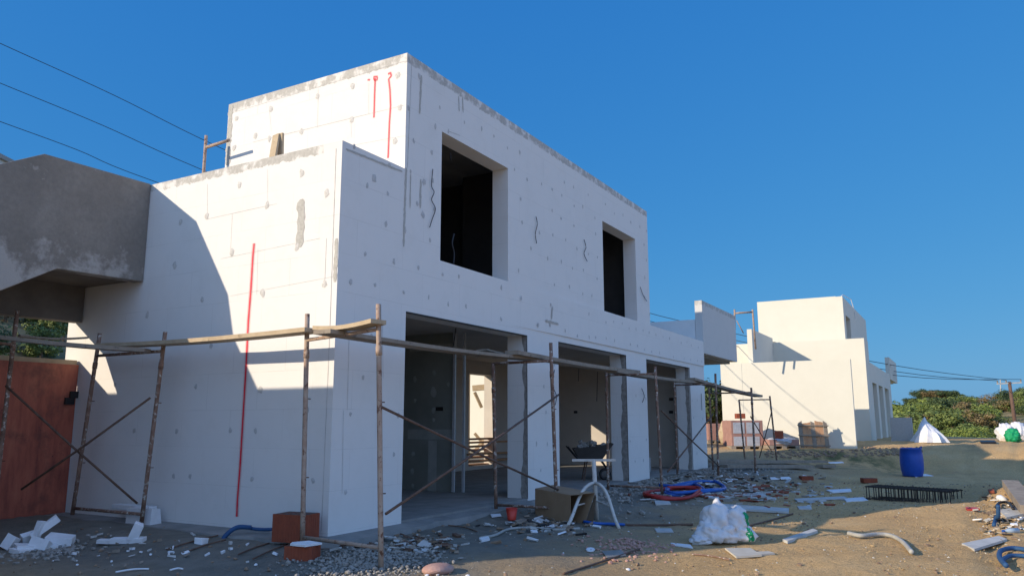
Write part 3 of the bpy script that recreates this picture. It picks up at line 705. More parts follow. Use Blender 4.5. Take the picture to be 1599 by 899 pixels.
# thin dark edge strip at the end of the front wall and stub post
# ------------------------------------------------------------------ hillside house top left
hh = empty('hillside_house', tuple(at_d(-44, 276, 46)), 'distant pale hillside house whose flat roof just shows above the grey stair', 'house')
hh.rotation_euler = (0, 0, .5)
mb = MB(); mb.box((-5, -3, -7), (2.1, 3, .35)); mb.build('wall', M['render_white'], hh)
mb = MB(); mb.box((-5.2, -3.2, .352), (2.3, 3.2, .6)); mb.build('roof', M['concrete'], hh)
mb = MB(); mb.box((-3, -3.03, -2.2), (-1.8, -3.001, -.9)); mb.build('window', M['black'], hh)

# ------------------------------------------------------------------ scaffolding
def leaning_leg(mb, b_, t, r=.028):
    n = 6; mb.tube([b_.lerp(t, k/n) for k in range(n+1)], r, 10)
def frame(label, legs, bars, group='scaffold frames round the villas', mat='rust'):
    base = legs[0][0]
    e = empty('scaffold', tuple(base), label, 'scaffold', group)
    def loc(o): o.location = -base; return o
    for b_, t in legs:
        mb = MB(); leaning_leg(mb, b_, t)
        # coupling sleeve near the top, locking pins
        d = t-b_; mb.tube([b_+d*.80, b_+d*.835], .034, 10); loc(mb.build('leg', M[mat], e, smooth=True))
        side = Vector((.06, -.02, 0))
        for f in (.28, .62):
            mb = MB(); mb.tube([b_+d*f-side*.2, b_+d*f+side], .007, 6); loc(mb.build('locking_pin', M['rust_dark'], e))
    for a, b_ in bars:
        mb = MB(); mb.tube([a, b_], .021, 10); loc(mb.build('crossbar', M[mat], e, smooth=True))
    return e
def legX(bx, by, X, top):   # leg standing in a plane of constant X
    g = on_x(bx, by, X); return g, on_x(*top, X)
def legxy(X, Y, top=None, zt=2.45, sink=.04):
    b_ = Vector((X, Y, gz(X, Y)-sink)); return b_, (on_x(*top, X) if top else Vector((X, Y, zt)))
A_ = legX(472, 850, -1.72, (480, 490)); B_ = legX(595, 893, -1.88, (591, 475))
A_[0].z = -.06
def at_h(l, z): k = (z-l[0].z)/(l[1].z-l[0].z); return l[0].lerp(l[1], k)
frame('pale rusty scaffold frame standing at the sunlit corner of the nearest villa', [A_, B_], [(at_h(A_, 2.2), at_h(B_, 2.24)), (at_h(A_, .02), at_h(B_, .02))], mat='rust_pale')
C_ = legX(221, 815, -1.65, (258, 518)); D_ = legX(113, 803, -1.65, (156, 520))
frame('dark scaffold frame against the shaded left side wall, right of the red panel', [C_, D_], [(at_h(C_, 2.2), at_h(D_, 2.2)), (at_h(C_, .1), at_h(D_, .1))])
E_ = (on_y(-12, 815, 4.5), on_y(27, 485, 4.5)); E2 = (Vector((-3.7, 4.6, -.12)), Vector((-3.65, 4.6, 2.7)))
frame('scaffold frame at the left edge in front of the red panel', [E_, E2], [(at_h(E_, 2.3), at_h(E2, 2.3))])
F_ = legxy(2.26, -.15, (770, 568)); G_ = legX(870, 814, 2.30, (860, 535))
frame('scaffold frame in front of the pier between the first and second door openings', [F_, G_], [(at_h(F_, 2.18), at_h(G_, 2.19)), (at_h(F_, .02), at_h(G_, .02))])
H_ = legxy(6.3, -.3, (947, 580)); I_ = legX(1034, 772, 6.35, (1023, 572))
frame('scaffold frame in front of the second door opening, above the red and blue pipes', [H_, I_], [(at_h(H_, 2.2), at_h(I_, 2.2)), (at_h(H_, .04), at_h(I_, .04))])
J_ = legxy(11.1, -.15, (1053, 592)); K_ = legX(1122, 745, 11.0, (1117, 583))
frame('scaffold frame in front of the third door opening', [J_, K_], [(at_h(J_, 2.2), at_h(K_, 2.2))])
L_ = (on_g(1180, 738), None); L_ = (L_[0], on_x(1173, 605, L_[0].x)); L2 = (Vector((L_[0].x+.3, L_[0].y+1.2, -.05)), Vector((L_[0].x+.25, L_[0].y+1.2, 2.2)))
frame('scaffold frame under the right end of the plank walkway', [L_, L2], [(at_h(L_, 2.05), at_h(L2, 2.05))])
def legd(bx, by, tx, ty, D): return at_d(bx, by, D), at_d(tx, ty, D)
N_ = legd(1213, 720, 1202, 618, 25.5); M_ = legd(1163, 716, 1154, 624, 26)
frame('farthest scaffold frame standing without planks beside the wrapped brick pallet', [N_, M_], [(at_h(N_, 2.0), at_h(M_, 2.0))])
def brace(label, ends):
    e = empty('cross_brace', tuple(ends[0][0]), label, 'scaffold brace', 'scaffold cross braces')
    for a, b_ in ends:
        mb = MB(); a = Vector(a); b_ = Vector(b_); mid = (a+b_)/2+Vector((0, 0, -.015)); mb.tube([a, mid, b_], .0155, 8); mb.build('rod', M['rust_dark'], e, smooth=True).location = -ends[0][0]
    mb = MB(); c = (ends[0][0]+ends[0][1]+ends[-1][0]+ends[-1][1])/4; return e
off = Vector((0, -.035, 0)); offx = Vector((-.035, 0, 0))
brace('crossed braces between the sunlit corner frame and the frame beside the cardboard box', [(at_h(B_, 1.42)+off, on_x(868, 764, 2.30)+off), (on_x(594, 801, -1.88)+off*2, on_x(866, 616, 2.30)+off*2)])
brace('crossed braces in front of the red panel', [(at_h(E_, 1.75)+offx, on_x(218, 785, -1.65)+offx), (on_x(242, 621, -1.65)+offx*2, on_x(42, 763, -2.4)+offx*2)])
brace('crossed braces across the third door opening', [(on_x(1030, 641, 6.35)+off, on_x(1121, 728, 11.0)+off), (on_x(1109, 646, 11.0)+off*2, on_x(1037, 736, 6.35)+off*2)])
brace('crossed braces by the wrapped brick pallet beyond the plank walkway', [(at_h(N_, 1.6), on_g(1186, 714, .1)), (on_x(1172, 650, L_[0].x), on_g(1205, 704, .15))])
# roof frame and loose props on the terrace
rf = empty('scaffold', (-.3, 3.84, 4.4), 'lone scaffold frame standing on the terrace roof behind the parapet', 'scaffold', 'scaffold frames round the villas')
a = on_x(322, 212, -.3); b_ = on_x(318, 268, -.3); b_.z = 4.41; t2 = on_x(356, 221, -.3)
for q, nm in (((b_, a), 'leg'), ((on_x(323, 230, -.3), on_x(358, 219, -.3)), 'crossbar')):
    mb = MB(); mb.tube(list(q), .026, 10); mb.build(nm, M['rust_pale'], rf, smooth=True).location = (.3, -3.84, -4.4)
wp = empty('plank_prop', (-.6, 1.6, 4.4), 'two short boards leaning together on the terrace roof', 'boards')
q1 = on_x(420, 243, -.9); q2 = on_x(432, 211, -.7); q3 = on_x(438, 240, -.6)
for a, b_ in ((Vector((q1.x, q1.y, 4.42)), q2), (Vector((q3.x, q3.y-.02, 4.42)), q2+Vector((.02, -.05, .02)))):
    mb = MB(); mb.beam(a, b_, .12, .035, up=Vector((1, 0, 0))); mb.build('board', M['timber'], wp).location = (.6, -1.6, -4.4)

# planks of the walkway
def plank(label, a, b_, w=.24, h=.06, mat='timber_grey'):
    a = Vector(a); b_ = Vector(b_); c = (a+b_)/2; mb = MB(); n = 8
    d = (b_-a).normalized(); side = d.cross(Vector((0, 0, 1))).normalized(); up = side.cross(d)
    rows = []
    for i in range(n+1):
        p = a.lerp(b_, i/n)+Vector((0, 0, -.03*math.sin(PI*i/n)))
        j = random.uniform(-.004, .004)
        rows += [p-side*(w/2+j)-up*h/2, p+side*(w/2+j)-up*h/2, p+side*(w/2+j)+up*h/2, p-side*(w/2+j)+up*h/2]
    fs = [(3, 2, 1, 0), tuple(4*n+k for k in range(4))]
    for i in range(n):
        for k in range(4): fs.append((4*i+k, 4*i+(k+1) % 4, 4*(i+1)+(k+1) % 4, 4*(i+1)+k))
    mb.add(rows, fs); o = mb.build('scaffold_plank', M[mat], None, origin=tuple(c))
    return tag(o, label, 'plank', 'planks laid on the scaffold')
plank('shaded plank crossing in front of the red panel from the left edge', tuple(on_y(-70, 517, 4.75)), (-1.80, 2.78, 2.20), .24, .05)
plank('long sunlit plank along the left side wall, crossing the red paint line', (-1.68, 3.95, 2.33), (-1.78, -.12, 2.30), .24, .05, 'timber')
plank('short sunlit plank resting on the corner frame', (-1.75, -.2, 2.32), (-1.95, -1.22, 2.31), .2, .045, 'timber')
plank('plank running from the corner frame across the first door opening', (-2.05, -.52, 2.235), (2.6, -.62, 2.255), .26, .045)
plank('plank across the second door opening', (1.75, -.72, 2.29), (7.0, -.66, 2.29), .24)
plank('plank from the second door opening to the third', (5.7, -.68, 2.24), (11.4, -.7, 2.265), .24)
plank('last plank of the walkway, reaching past the end of the villa', (10.6, -.72, 2.315), (15.6, -1.25, 2.03), .26)
plank('small loose board lying on the planks at the first door opening', (1.35, -.45, 2.31), (2.25, -.5, 2.33), .2, .02, 'timber_grey')
plank('small loose stick lying on the plank near the red panel', tuple(on_y(30, 524, 4.7)), tuple(on_y(137, 527, 4.5)), .12, .025)

# ------------------------------------------------------------------ T stand, cardboard box, wheelbarrow
ts_ = empty('tripod_stand', tuple(G(2.6, -1.55)), 'pale rusty tripod stand with a flat top bar in front of the second door opening', 'stand')
tl = Vector((-2.6, -1.55*-1, -gz(2.6, -1.55)))
base = on_g(932, 811); mc = base.copy(); 
mb = MB(); top = on_x(927, 718, mc.x); mb.tube([mc, top], .034, 10); 
o = mb.build('mast', M['pale_steel'], ts_, smooth=True); o.location = -Vector(ts_.location)
mb = MB(); r_ = (RT*.33); mb.beam(top-r_, top+r_, .05, .035); o = mb.build('top_bar', M['pale_steel'], ts_); o.location = -Vector(ts_.location)
hub = mc.lerp(top, .62)
for (x, y) in ((885, 823), (967, 825)):
    f = on_g(x, y); mb = MB(); pts = []
    for k in range(9):
        t = k/8; p = hub.lerp(f, t); p += (f-hub).normalized()*0; bulge = math.sin(PI*min(1, t*1.0))*.10
        pts.append(p+Vector((0, 0, bulge*(1-t)*1.6)) + (RT if x > 930 else -RT)*bulge*(1-t)*.7)
    mb.tube(pts, .025, 8); o = mb.build('leg', M['pale_steel'], ts_, smooth=True); o.location = -Vector(ts_.location)
    mb = MB(); mb.tube([mc.lerp(top, .32), pts[5]], .013, 6); o = mb.build('strut', M['pale_steel'], ts_); o.location = -Vector(ts_.location)
bx = empty('cardboard_box', tuple(G(2.95, -.85)), 'open brown cardboard box lying behind the tripod stand', 'box')
mb = MB(); c = [on_g(853, 806), on_g(918, 815), None, None]
p0 = on_g(856, 803); p1 = on_g(912, 816); dv = (p1-p0); dv.z = 0; back = Vector((-dv.y, dv.x, 0)).normalized()*.24
if back.y < 0: back = -back
h = Vector((0, 0, .44)); mb = MB()
lean = back.normalized()*-.02 + h
A = [p0-Vector((0,0,.04)), p1-Vector((0,0,.04)), p1+back, p0+back]
B = [p0+h+RT*.08, p1+h+RT*.16+Vector((0,0,-.02)), p1+back+h*.9, p0+back+h*.9]
mb.add(A+B, [(0, 1, 5, 4), (2, 3, 7, 6), (3, 0, 4, 7), (4, 5, 6, 7)]); o = mb.build('side', M['card'], bx); o.location = -Vector(bx.location)
sm = o.modifiers.new('s', 'SOLIDIFY'); sm.thickness = .006
mb = MB(); mb.add([p1+dv*.002, p1+back, p1+back+h*.85, p1+h*.98+RT*.1], [(0, 1, 2, 3)]); 
mb = MB(); q = p1+Vector((0, 0, -.03)); mb.prism([q+RT*.02, q+RT*.16+back*.15, q+RT*.22+back*.2+h*.9, q+RT*.17+h*.97], back.normalized()*.012); o = mb.build('shaded_flap', M['card_dark'], bx); o.location = -Vector(bx.location)  # shade of the box opening is put into this piece's colour
# wheelbarrow
wbp = at_d(924, 717, 17.4)
wb = empty('wheelbarrow', (wbp.x, wbp.y, .0), 'black wheelbarrow loaded with rubble in the second door opening', 'wheelbarrow')
wb.rotation_euler = (0, 0, math.atan2(RT.y, RT.x))
zb = wbp.z+.02
mb = MB()   # tray: tapered shell
tb = [(-.30, -.2, zb), (.22, -.2, zb), (.22, .2, zb), (-.30, .2, zb)]; tt = [(-.42, -.3, zb+.22), (.46, -.3, zb+.33), (.46, .3, zb+.33), (-.42, .3, zb+.22)]
mb.add(tb+tt, [(0, 3, 2, 1), (0, 1, 5, 4), (1, 2, 6, 5), (2, 3, 7, 6), (3, 0, 4, 7)]); M['barrow'] = plain('dusty_barrow_steel', (.07, .062, .055), .8); o = mb.build('tray', M['barrow'], wb); sm = o.modifiers.new('s', 'SOLIDIFY'); sm.thickness = .01
for s_ in (-1, 1):
    mb = MB(); mb.tube([(.36, s_*.08, zb-.25), (.2, s_*.2, zb-.03), (-.3, s_*.24, zb-.02), (-.55, s_*.27, zb+.27)], .017, 8); mb.build('handle', M['black'], wb, smooth=True)
    mb = MB(); mb.tube([(-.12, s_*.2, zb-.02), (-.2, s_*.24, .01)], .015, 8); mb.build('leg', M['rust_dark'], wb)
mb = MB(); wr = .13; mb.lathe([(wr*.6, -.04), (wr, -.035), (wr, .035), (wr*.6, .04), (wr*.6, -.04)], 20); w_ = mb.build('wheel', M['black'], wb, smooth=True); w_.rotation_euler = (PI/2, 0, 0); w_.location = (.30, .1, wr)
def rubble(mb, c, r, rnd=random):
    n = 7; vs = []
    ico = [(0,0,1),(.89,0,.45),(.28,.85,.45),(-.72,.53,.45),(-.72,-.53,.45),(.28,-.85,.45),(.72,.53,-.45),(-.28,.85,-.45),(-.89,0,-.45),(-.28,-.85,-.45),(.72,-.53,-.45),(0,0,-1)]
    sx, sy, sz = rnd.uniform(.7, 1.3), rnd.uniform(.7, 1.3), rnd.uniform(.5, .9); ra = rnd.uniform(0, 6.28); ca, sa = math.cos(ra), math.sin(ra)
    for x, y, z in ico:
        k = r*rnd.uniform(.7, 1.15); X_, Y_ = x*sx, y*sy
        vs.append((c[0]+k*(X_*ca-Y_*sa), c[1]+k*(X_*sa+Y_*ca), c[2]+k*z*sz))
    fs = [(0,1,2),(0,2,3),(0,3,4),(0,4,5),(0,5,1),(1,6,2),(2,6,7),(2,7,3),(3,7,8),(3,8,4),(4,8,9),(4,9,5),(5,9,10),(5,10,1),(1,10,6),(6,11,7),(7,11,8),(8,11,9),(9,11,10),(10,11,6)]
    mb.add(vs, fs)
mb = MB()
for k in range(40): rubble(mb, (random.uniform(-.3, .3), random.uniform(-.2, .2), zb+random.uniform(.12, .36)), random.uniform(.04, .09))
o = mb.build('rubble_load', M['stone'], None); o.location = (wbp.x, wbp.y, 0); o.rotation_euler = wb.rotation_euler; tag(o, 'heap of grey rubble filling the wheelbarrow', 'rubble', kind='stuff')

# ------------------------------------------------------------------ clay blocks
def block(label, p, sx, sy, sz, rz, mat='brick', group='clay blocks lying about the site', holes=True):
    e = empty('clay_block', (p[0], p[1], p[2]), label, 'block', group, rz)
    mb = MB(); mb.box((-sx/2, -sy/2, 0), (sx/2, sy/2, sz)); 
    # ribbed faces
    n = int(sz/.02)
    for k in range(1, max(2, int(sx/.035))):
        x = -sx/2+k*sx/max(2, int(sx/.035)); mb.box((x-.004, -sy/2-.004, .005), (x+.004, -sy/2-.0005, sz-.005)); 
    for k in range(1, max(2, int(sy/.035))):
        y = -sy/2+k*sy/max(2, int(sy/.035)); mb.box((-sx/2-.004, y-.004, .005), (-sx/2-.0005, y+.004, sz-.005))
    mb.build('body', M[mat], e, bevel=0)
    mb = MB()
    for i in range(3):
        for j in range(4):
            x = -sx/2+sx*(i+.5)/3; y = -sy/2+sy*(j+.5)/4; mb.box((x-sx*.12, y-sy*.09, sz+.0005), (x+sx*.12, y+sy*.09, sz+.002))
    mb.build('hole', M['black'], e)
    return e
pb = on_x(466, 836, -1.62); block('tall red clay block by the foot of the corner scaffold leg', (-1.60, .18, -.05), .30, .42, .30, .12)
pb = on_g(480, 876); block('red clay block under a foam sheet at the foot of the corner scaffold leg', (pb.x+.08, pb.y+.15, pb.z-.01), .22, .3, .15, .35)
fs_ = MB(); fs_.prism([(pb.x-.04, pb.y-.0, 0), (pb.x+.17, pb.y-.03, 0), (pb.x+.22, pb.y+.2, 0), (pb.x+.05, pb.y+.27, 0), (pb.x-.05, pb.y+.2, 0)], (0, 0, .018)); o = fs_.build('foam_sheet', M['foam'], None); o.location = (0, 0, pb.z+.145); tag(o, 'thin white foam sheet between the corner scaffold leg and its block', 'foam sheet')
g_ = on_g(1259, 749); block('red clay block lying alone by the plank pile', g_, .30, .2, .10, -1.0)
g_ = on_g(1357, 753); block('red clay block left of the rebar cage', g_, .34, .2, .11, -1.0)
g_ = on_g(1499, 697) if False else None

# ------------------------------------------------------------------ foam offcuts on the left
def foam(label, c, sz, rot, mat='foam', name='foam_offcut', cat='foam offcut', group='white foam offcuts on the left'):
    from mathutils import Euler
    R3 = Euler(rot).to_matrix(); mb = MB(); mb.obox((0, 0, 0), sz, R3, jit=min(sz)*.10)
    o = mb.build(name, M[mat], None, bevel=.004); o.location = c; return tag(o, label, cat, group)
def fo(label, px_, py_, sz, rot, lift=None, **k):
    p = on_g(px_, py_); return foam(label, (p.x, p.y, p.z+(lift if lift is not None else sz[2]*.4)), sz, rot, **k)
fo('lone chunk of foam left of the foam heap', 15, 856, (.13, .12, .16), (.3, .4, .5))
fo('foam block lying across the base of the foam heap', 55, 858, (.42, .2, .07), (.05, .1, -.3))
fo('upright foam strip at the left of the foam heap top', 56, 852, (.08, .07, .30), (.25, .1, .3), .14)
fo('foam strip tilted to the right on top of the foam heap', 68, 850, (.32, .09, .09), (.1, -.65, -.5), .2)
fo('square foam piece on the right of the foam heap', 94, 850, (.28, .2, .12), (.1, .1, -.8))
fo('foam piece low in front of the foam heap', 35, 862, (.22, .16, .05), (.1, .05, .2))
fo('foam piece leaning at the back of the foam heap', 45, 850, (.18, .08, .16), (.4, -.3, -.2))
fo('broad foam piece in the middle of the foam heap', 64, 858, (.2, .2, .12), (.3, .3, .7))
fo('long foam bar lying lowest near the wall blocks', 184, 848, (.46, .09, .05), (.02, .04, -1.02))
fo('second long foam bar behind the lowest one', 200, 847, (.38, .1, .07), (.05, .0, -1.05))
fo('foam stub standing at the right end of the long foam bars', 211, 846, (.1, .1, .2), (.2, .35, -.6), .12)
e = foam('large foam block against the foot of the shaded side wall', (0, 0, 0), (.16, .46, .22), (0, 0, .03)); p = on_x(232, 815, -1.5); e.location = (-1.5, p.y+.1, .05)
e = foam('long foam strip behind the scaffold leg at the foot of the side wall', (0, 0, 0), (.12, .8, .07), (0, 0, 0)); p = on_x(205, 800, -1.45); e.location = (-1.42, p.y, .14)
fo('small white foam lump below the end of the red paint line', 314, 848, (.12, .1, .07), (0, .1, .3))

# ------------------------------------------------------------------ hoses and pipes
def gp(lst, lift=.03): return [on_g(x, y)+Vector((0, 0, lift)) for x, y in lst]
def pipe(name, label, P, r, mat, cat='pipe', group=None, ribs=False):
    mb = MB(); c = P[0].copy(); P = smoothpath(P, 14 if ribs else 6); mb.tube(P, [r*(1 if k % 2 else .84) for k in range(len(P))] if ribs else r, 8); o = mb.build(name, M[mat], None, smooth=True, origin=tuple(c)); return tag(o, label, cat, group)
pipe('conduit', 'dark blue conduit bending out of the footing below the red paint line', [on_x(344, 853, -1.8), on_x(352, 836, -1.75), on_x(370, 823, -1.65), on_x(392, 823, -1.5)], .028, 'blue_dull')
pipe('conduit', 'thin blue conduit lying at the foot of the side wall', [on_x(390, 824, -1.5), on_x(405, 826, -1.45), on_x(424, 826, -1.4)], .02, 'blue_dull')
def coil(name, label, cx, cy, rx, ry, r, mat, turns=2, ph=0, z0=.03, tail=None):
    P = []
    for k in range(int(turns*14)+1):
        t = ph+2*PI*k/14; w = 1+.06*math.sin(k*1.7)
        x = cx+rx*w*math.cos(t); y = cy+ry*w*math.sin(t); P.append(Vector((x, y, gz(x, y)+z0+.025*k/14+.012*math.sin(k))))
    if tail: P += tail
    return pipe(name, label, P, r, mat, 'pipe coil')
c0 = on_g(1052, 772); coil('pipe_coil', 'coil of red conduit among the rubble before the third pier', c0.x, c0.y, 1.0, .42, .03, 'red_pipe', 2.2)
c0 = on_g(1068, 767); coil('pipe_coil', 'coil of bright blue conduit tangled with the red coil', c0.x+.5, c0.y-.1, 1.5, .42, .032, 'blue_pipe', 1.9, 1.0)
pipe('conduit', 'blue conduit stretching right from the tangled coils', gp([(1030,762),(1060,764),(1085,760),(1100,770)], .06), .04, 'blue_pipe')
pipe('conduit', 'short blue conduit behind the tripod stand feet', gp([(912,817),(930,820),(955,821),(975,822)]), .02, 'blue_pipe')
pipe('hose', 'grey hose winding along the shaded ground before the first door', gp([(750,842),(772,838),(795,828),(830,826),(870,829),(905,827)], .02), .018, 'hose_grey')
pipe('rod', 'dark rod lying from the tripod stand to the white sack', gp([(945,819),(1000,821),(1082,820)], .015), .018, 'rust_dark', 'rod')
pipe('corrugated_hose', 'grey corrugated hose arching over the sunlit sand', gp([(1325,836),(1345,840),(1370,838),(1392,840),(1410,850),(1424,866)], .035), .031, 'hose_grey', 'hose', ribs=True)
pipe('rod', 'thin dark rod lying across the shadow edge below the stand', gp([(880,897),(940,878),(1000,858)], .012), .012, 'rust_dark', 'rod')
pipe('rod', 'rusty rod in the sun left of the beige plate', gp([(1080,866),(1110,869),(1140,875)], .012), .010, 'rust', 'rod')
pipe('rod', 'dark rod right of the white sack', gp([(1170,822),(1215,810),(1238,803)], .015), .014, 'rust_dark', 'rod')
pipe('hose', 'blue hose loop at the lower right edge', gp([(1572,890),(1562,878),(1564,866),(1585,862),(1620,868)], .05), .028, 'blue_dull', 'hose')
pipe('hose', 'second strand of blue hose at the lower right edge', gp([(1565,882),(1580,874),(1620,876)], .05), .024, 'blue_dull', 'hose')
pipe('conduit', 'blue elbow of conduit sticking up by the big timber', [on_g(1552, 822)+Vector((0,0,.02)), on_g(1556, 814)+Vector((0,0,.06)), on_g(1560, 820)+Vector((0,0,.12)), on_g(1562, 822)+Vector((0,0,.3))], .028, 'blue_dull')
pipe('hose', 'black bent hose beside the big timber', gp([(1556,797),(1562,790),(1575,790),(1583,800)], .06), .022, 'black', 'hose')
# thin sticks and rods on the left foreground
for lab, a, b_ in [('thin bent rod under the scaffold leg at the left', (260,860), (340,838)), ('thin rod below the dark blue conduit', (285,866), (352,845)), ('thin rod in front of the corner block', (372,868), (420,850)), ('thin rod pointing at the corner block', (395,875), (448,852)),
                  ('dark stick on the shaded ground before the first door', (645,838), (690,855)), ('dark stick behind the first one before the first door', (700,822), (745,832)), ('forked twig by the gravel heap', (625,835), (665,858)), ('white strip on the shaded sand at the left', (180,896), (232,891)),
                  ('thin white strip right of the left hand strip', (265,893), (285,891))]:
    P = gp([a, ((a[0]+b_[0])/2+2, (a[1]+b_[1])/2-2), b_], .02); pipe('strip' if 'strip' in lab else 'stick', lab, P, .009, 'foam' if 'white' in lab else 'rust_dark', 'strip' if 'strip' in lab else 'stick')

# flat offcuts lying on the ground
def flat(name, label, pts, th, mat, cat, lift=.005, group=None, tilt=None):
    P = [on_g(x, y) for x, y in pts]; z = max(p.z for p in P)+lift
    c = sum(P, Vector())/len(P); mb = MB()
    P = [Vector((p.x-c.x, p.y-c.y, p.z-c.z+lift+(tilt[i] if tilt else 0))) for i, p in enumerate(P)]
    if sum((P[i].x*P[(i+1) % len(P)].y-P[(i+1) % len(P)].x*P[i].y) for i in range(len(P))) < 0: P.reverse()
    mb.prism(P, (0, 0, th)); o = mb.build(name, M[mat], None); o.location = c; return tag(o, label, cat, group)
flat('board_offcut', 'beige broken plate lying in the sun below the white sack', [(1132,858),(1150,872),(1190,869),(1172,858)], .02, 'board', 'board')
flat('board_offcut', 'small broken corner beside the beige plate', [(1180,864),(1188,868),(1210,866),(1200,863)], .02, 'board', 'board')
flat('board_offcut', 'long grey board lying in shade behind the white sack', [(1127,789),(1133,796),(1232,802),(1232,796)], .03, 'board_grey', 'board')
flat('board_offcut', 'wedge shaped board on the sand near the blue hose', [(1502,852),(1522,861),(1573,845),(1560,840)], .03, 'board_grey', 'board')
flat('metal_profile', 'open metal channel lying on the shadow edge', [(1222,846),(1230,849),(1277,832),(1270,829)], .035, 'board_grey', 'profile')
flat('board_offcut', 'pale blue board in the shade left of the rebar cage', [(1290,766),(1300,770),(1330,768),(1328,764)], .02, 'foam', 'board')
flat('board_offcut', 'long thin pale strip left of the rebar cage', [(1240,780),(1245,783),(1325,779),(1318,776)], .02, 'board_grey', 'board')
flat('board_offcut', 'shiny white sheet at the foot of the rebar cage', [(1318,779),(1322,784),(1356,782),(1348,777)], .015, 'foam', 'board')
flat('board_offcut', 'pale sheet lying at the foot of the blue drum', [(1423,742),(1430,745),(1458,743),(1445,740)], .01, 'foam', 'board')
flat('board_offcut', 'grey board piece in the rubble right of the coils', [(1163,772),(1168,778),(1198,776),(1190,770)], .02, 'board_grey', 'board')
flat('board_offcut', 'pale board piece below the pipe coils', [(1022,783),(1024,789),(1048,788),(1044,783)], .02, 'board_grey', 'board')
flat('board_offcut', 'white sliver before the white sack', [(1047,849),(1050,852),(1082,857),(1078,852)], .015, 'foam', 'board')
flat('board_offcut', 'grey plate on the shaded ground below the coils', [(1022,826),(1026,832),(1052,832),(1048,826)], .012, 'board_grey', 'board')
flat('board_offcut', 'dull grey plate half buried near the shadow edge', [(940,862),(948,872),(978,868),(970,860)], .012, 'cement', 'board')
flat('lid', 'round white lid on the shaded ground', [(922+7*math.cos(t*PI/4), 859+3*math.sin(t*PI/4)) for t in range(8)], .012, 'foam', 'lid')
flat('board_offcut', 'pale board piece right of the long grey board', [(1245,792),(1248,796),(1268,796),(1266,791)], .02, 'board_grey', 'board')
flat('board_offcut', 'pale strip by the end of the rubble near the plank pile', [(1202,746),(1204,749),(1236,748),(1232,745)], .015, 'foam', 'board')
flat('board_offcut', 'small white strip on the bank beyond the plank pile', [(1293,722),(1295,724),(1318,723),(1315,721)], .015, 'foam', 'board')
flat('board_offcut', 'pale sheet right of the pipe coils', [(1108,766),(1112,771),(1130,770),(1126,765)], .015, 'board_grey', 'board')
flat('board_offcut', 'thin white strip crossing the rubble', [(1100,775),(1102,777),(1160,775),(1158,773)], .012, 'foam', 'board')
flat('board_offcut', 'pale strip lying before the first pier', [(766,804),(768,808),(783,806),(781,803)], .012, 'foam', 'board')
flat('board_offcut', 'pale broken piece at the foot of the grey hose', [(748,843),(752,847),(765,844),(762,840)], .025, 'foam', 'board')
# big timber at right edge
p = on_g(1580, 764); q = on_g(1598, 806)
mb = MB(); mb.beam(Vector((p.x+.3, p.y, p.z+.08)), Vector((q.x, q.y-.1, q.z+.10)), .26, .14); o = mb.build('timber_beam', M['timber_grey'], None, bevel=.005); tag(o, 'thick grey timber beam at the right edge', 'beam')
flat('board_offcut', 'pale plank end tucked under the big timber', [(1560,800),(1572,812),(1599,806),(1590,795)], .04, 'board', 'board')
# planks pile by the villa end
for k, (a, b_, lab) in enumerate([((1112,728),(1288,727),'rear plank of the pile on the ground past the villa'), ((1130,735),(1266,735),'front plank of the pile on the ground past the villa'), ((1280,731),(1300,731),'short plank end at the right of the plank pile')]):
    p = on_g(*a); q = on_g(*b_); lf_ = max(gz(p.lerp(q, t).x, p.lerp(q, t).y)-p.lerp(q, t).z for t in [i_/10 for i_ in range(11)])+.07; mb = MB(); mb.beam(p+Vector((0, 0, lf_)), q+Vector((0, 0, lf_)), .26, .08); o = mb.build('ground_plank', M['timber_grey'], None); tag(o, lab, 'plank', 'planks piled on the ground')

# ------------------------------------------------------------------ white sacks
def blob(c, r, seed, sub=4, amp=.18, freq=3.0):
    import bmesh
    bm = bmesh.new(); bmesh.ops.create_icosphere(bm, subdivisions=sub, radius=1)
    vs = []
    for v in bm.verts:
        n = v.co.normalized(); k = 1+amp*noise.fractal(n*freq+Vector((seed, 0, 0)), .8, 2.1, 2)
        rid = abs(noise.noise(n*freq*2.2+Vector((0, seed, 0))))
        k += amp*.38*(1-min(1, rid*4.5))**1.5-amp*.1
        p = Vector((n.x*r[0]*k, n.y*r[1]*k, n.z*r[2]*k)); p.z = max(p.z, -r[2]*.72); vs.append((c[0]+p.x, c[1]+p.y, c[2]+p.z))
    fs = [tuple(v.index for v in f.verts) for f in bm.faces]; bm.free(); return vs, fs
p = on_g(1128, 849); sk = empty('sack', tuple(p), 'crumpled white woven sack with green print on the shadow edge', 'sack', None, math.atan2(RT.y, RT.x))
mb = MB()
for (c, r, sd) in [((.0, .12, .24), (.24, .20, .25), 1), ((-.12, .03, .13), (.20, .18, .15), 5), ((-.27, -.03, .055), (.15, .13, .07), 9), ((.06, -.02, .12), (.15, .13, .13), 12)]:
    mb.add(*blob(c, r, sd, amp=.30, freq=1.6))
mb.build('bag_body', M['sack'], sk, smooth=True)
mb = MB()
for (c, r, sd) in [((.20, .08, .27), (.17, .17, .18), 3), ((.26, -.02, .12), (.15, .10, .11), 7)]: mb.add(*blob(c, r, sd, amp=.30, freq=1.6))
mb.build('printed_side', M['sack'], sk, smooth=True)
def ribbon(mb, path, w, nrm):
    vs = []
    for i, p in enumerate(path):
        d = (Vector(path[min(i+1, len(path)-1)])-Vector(path[max(i-1, 0)])).normalized(); s_ = d.cross(Vector(nrm)).normalized()*w[i]/2
        vs += [Vector(p)-s_, Vector(p)+s_]
    mb.add(vs, [(2*i, 2*i+1, 2*i+3, 2*i+2) for i in range(len(path)-1)])
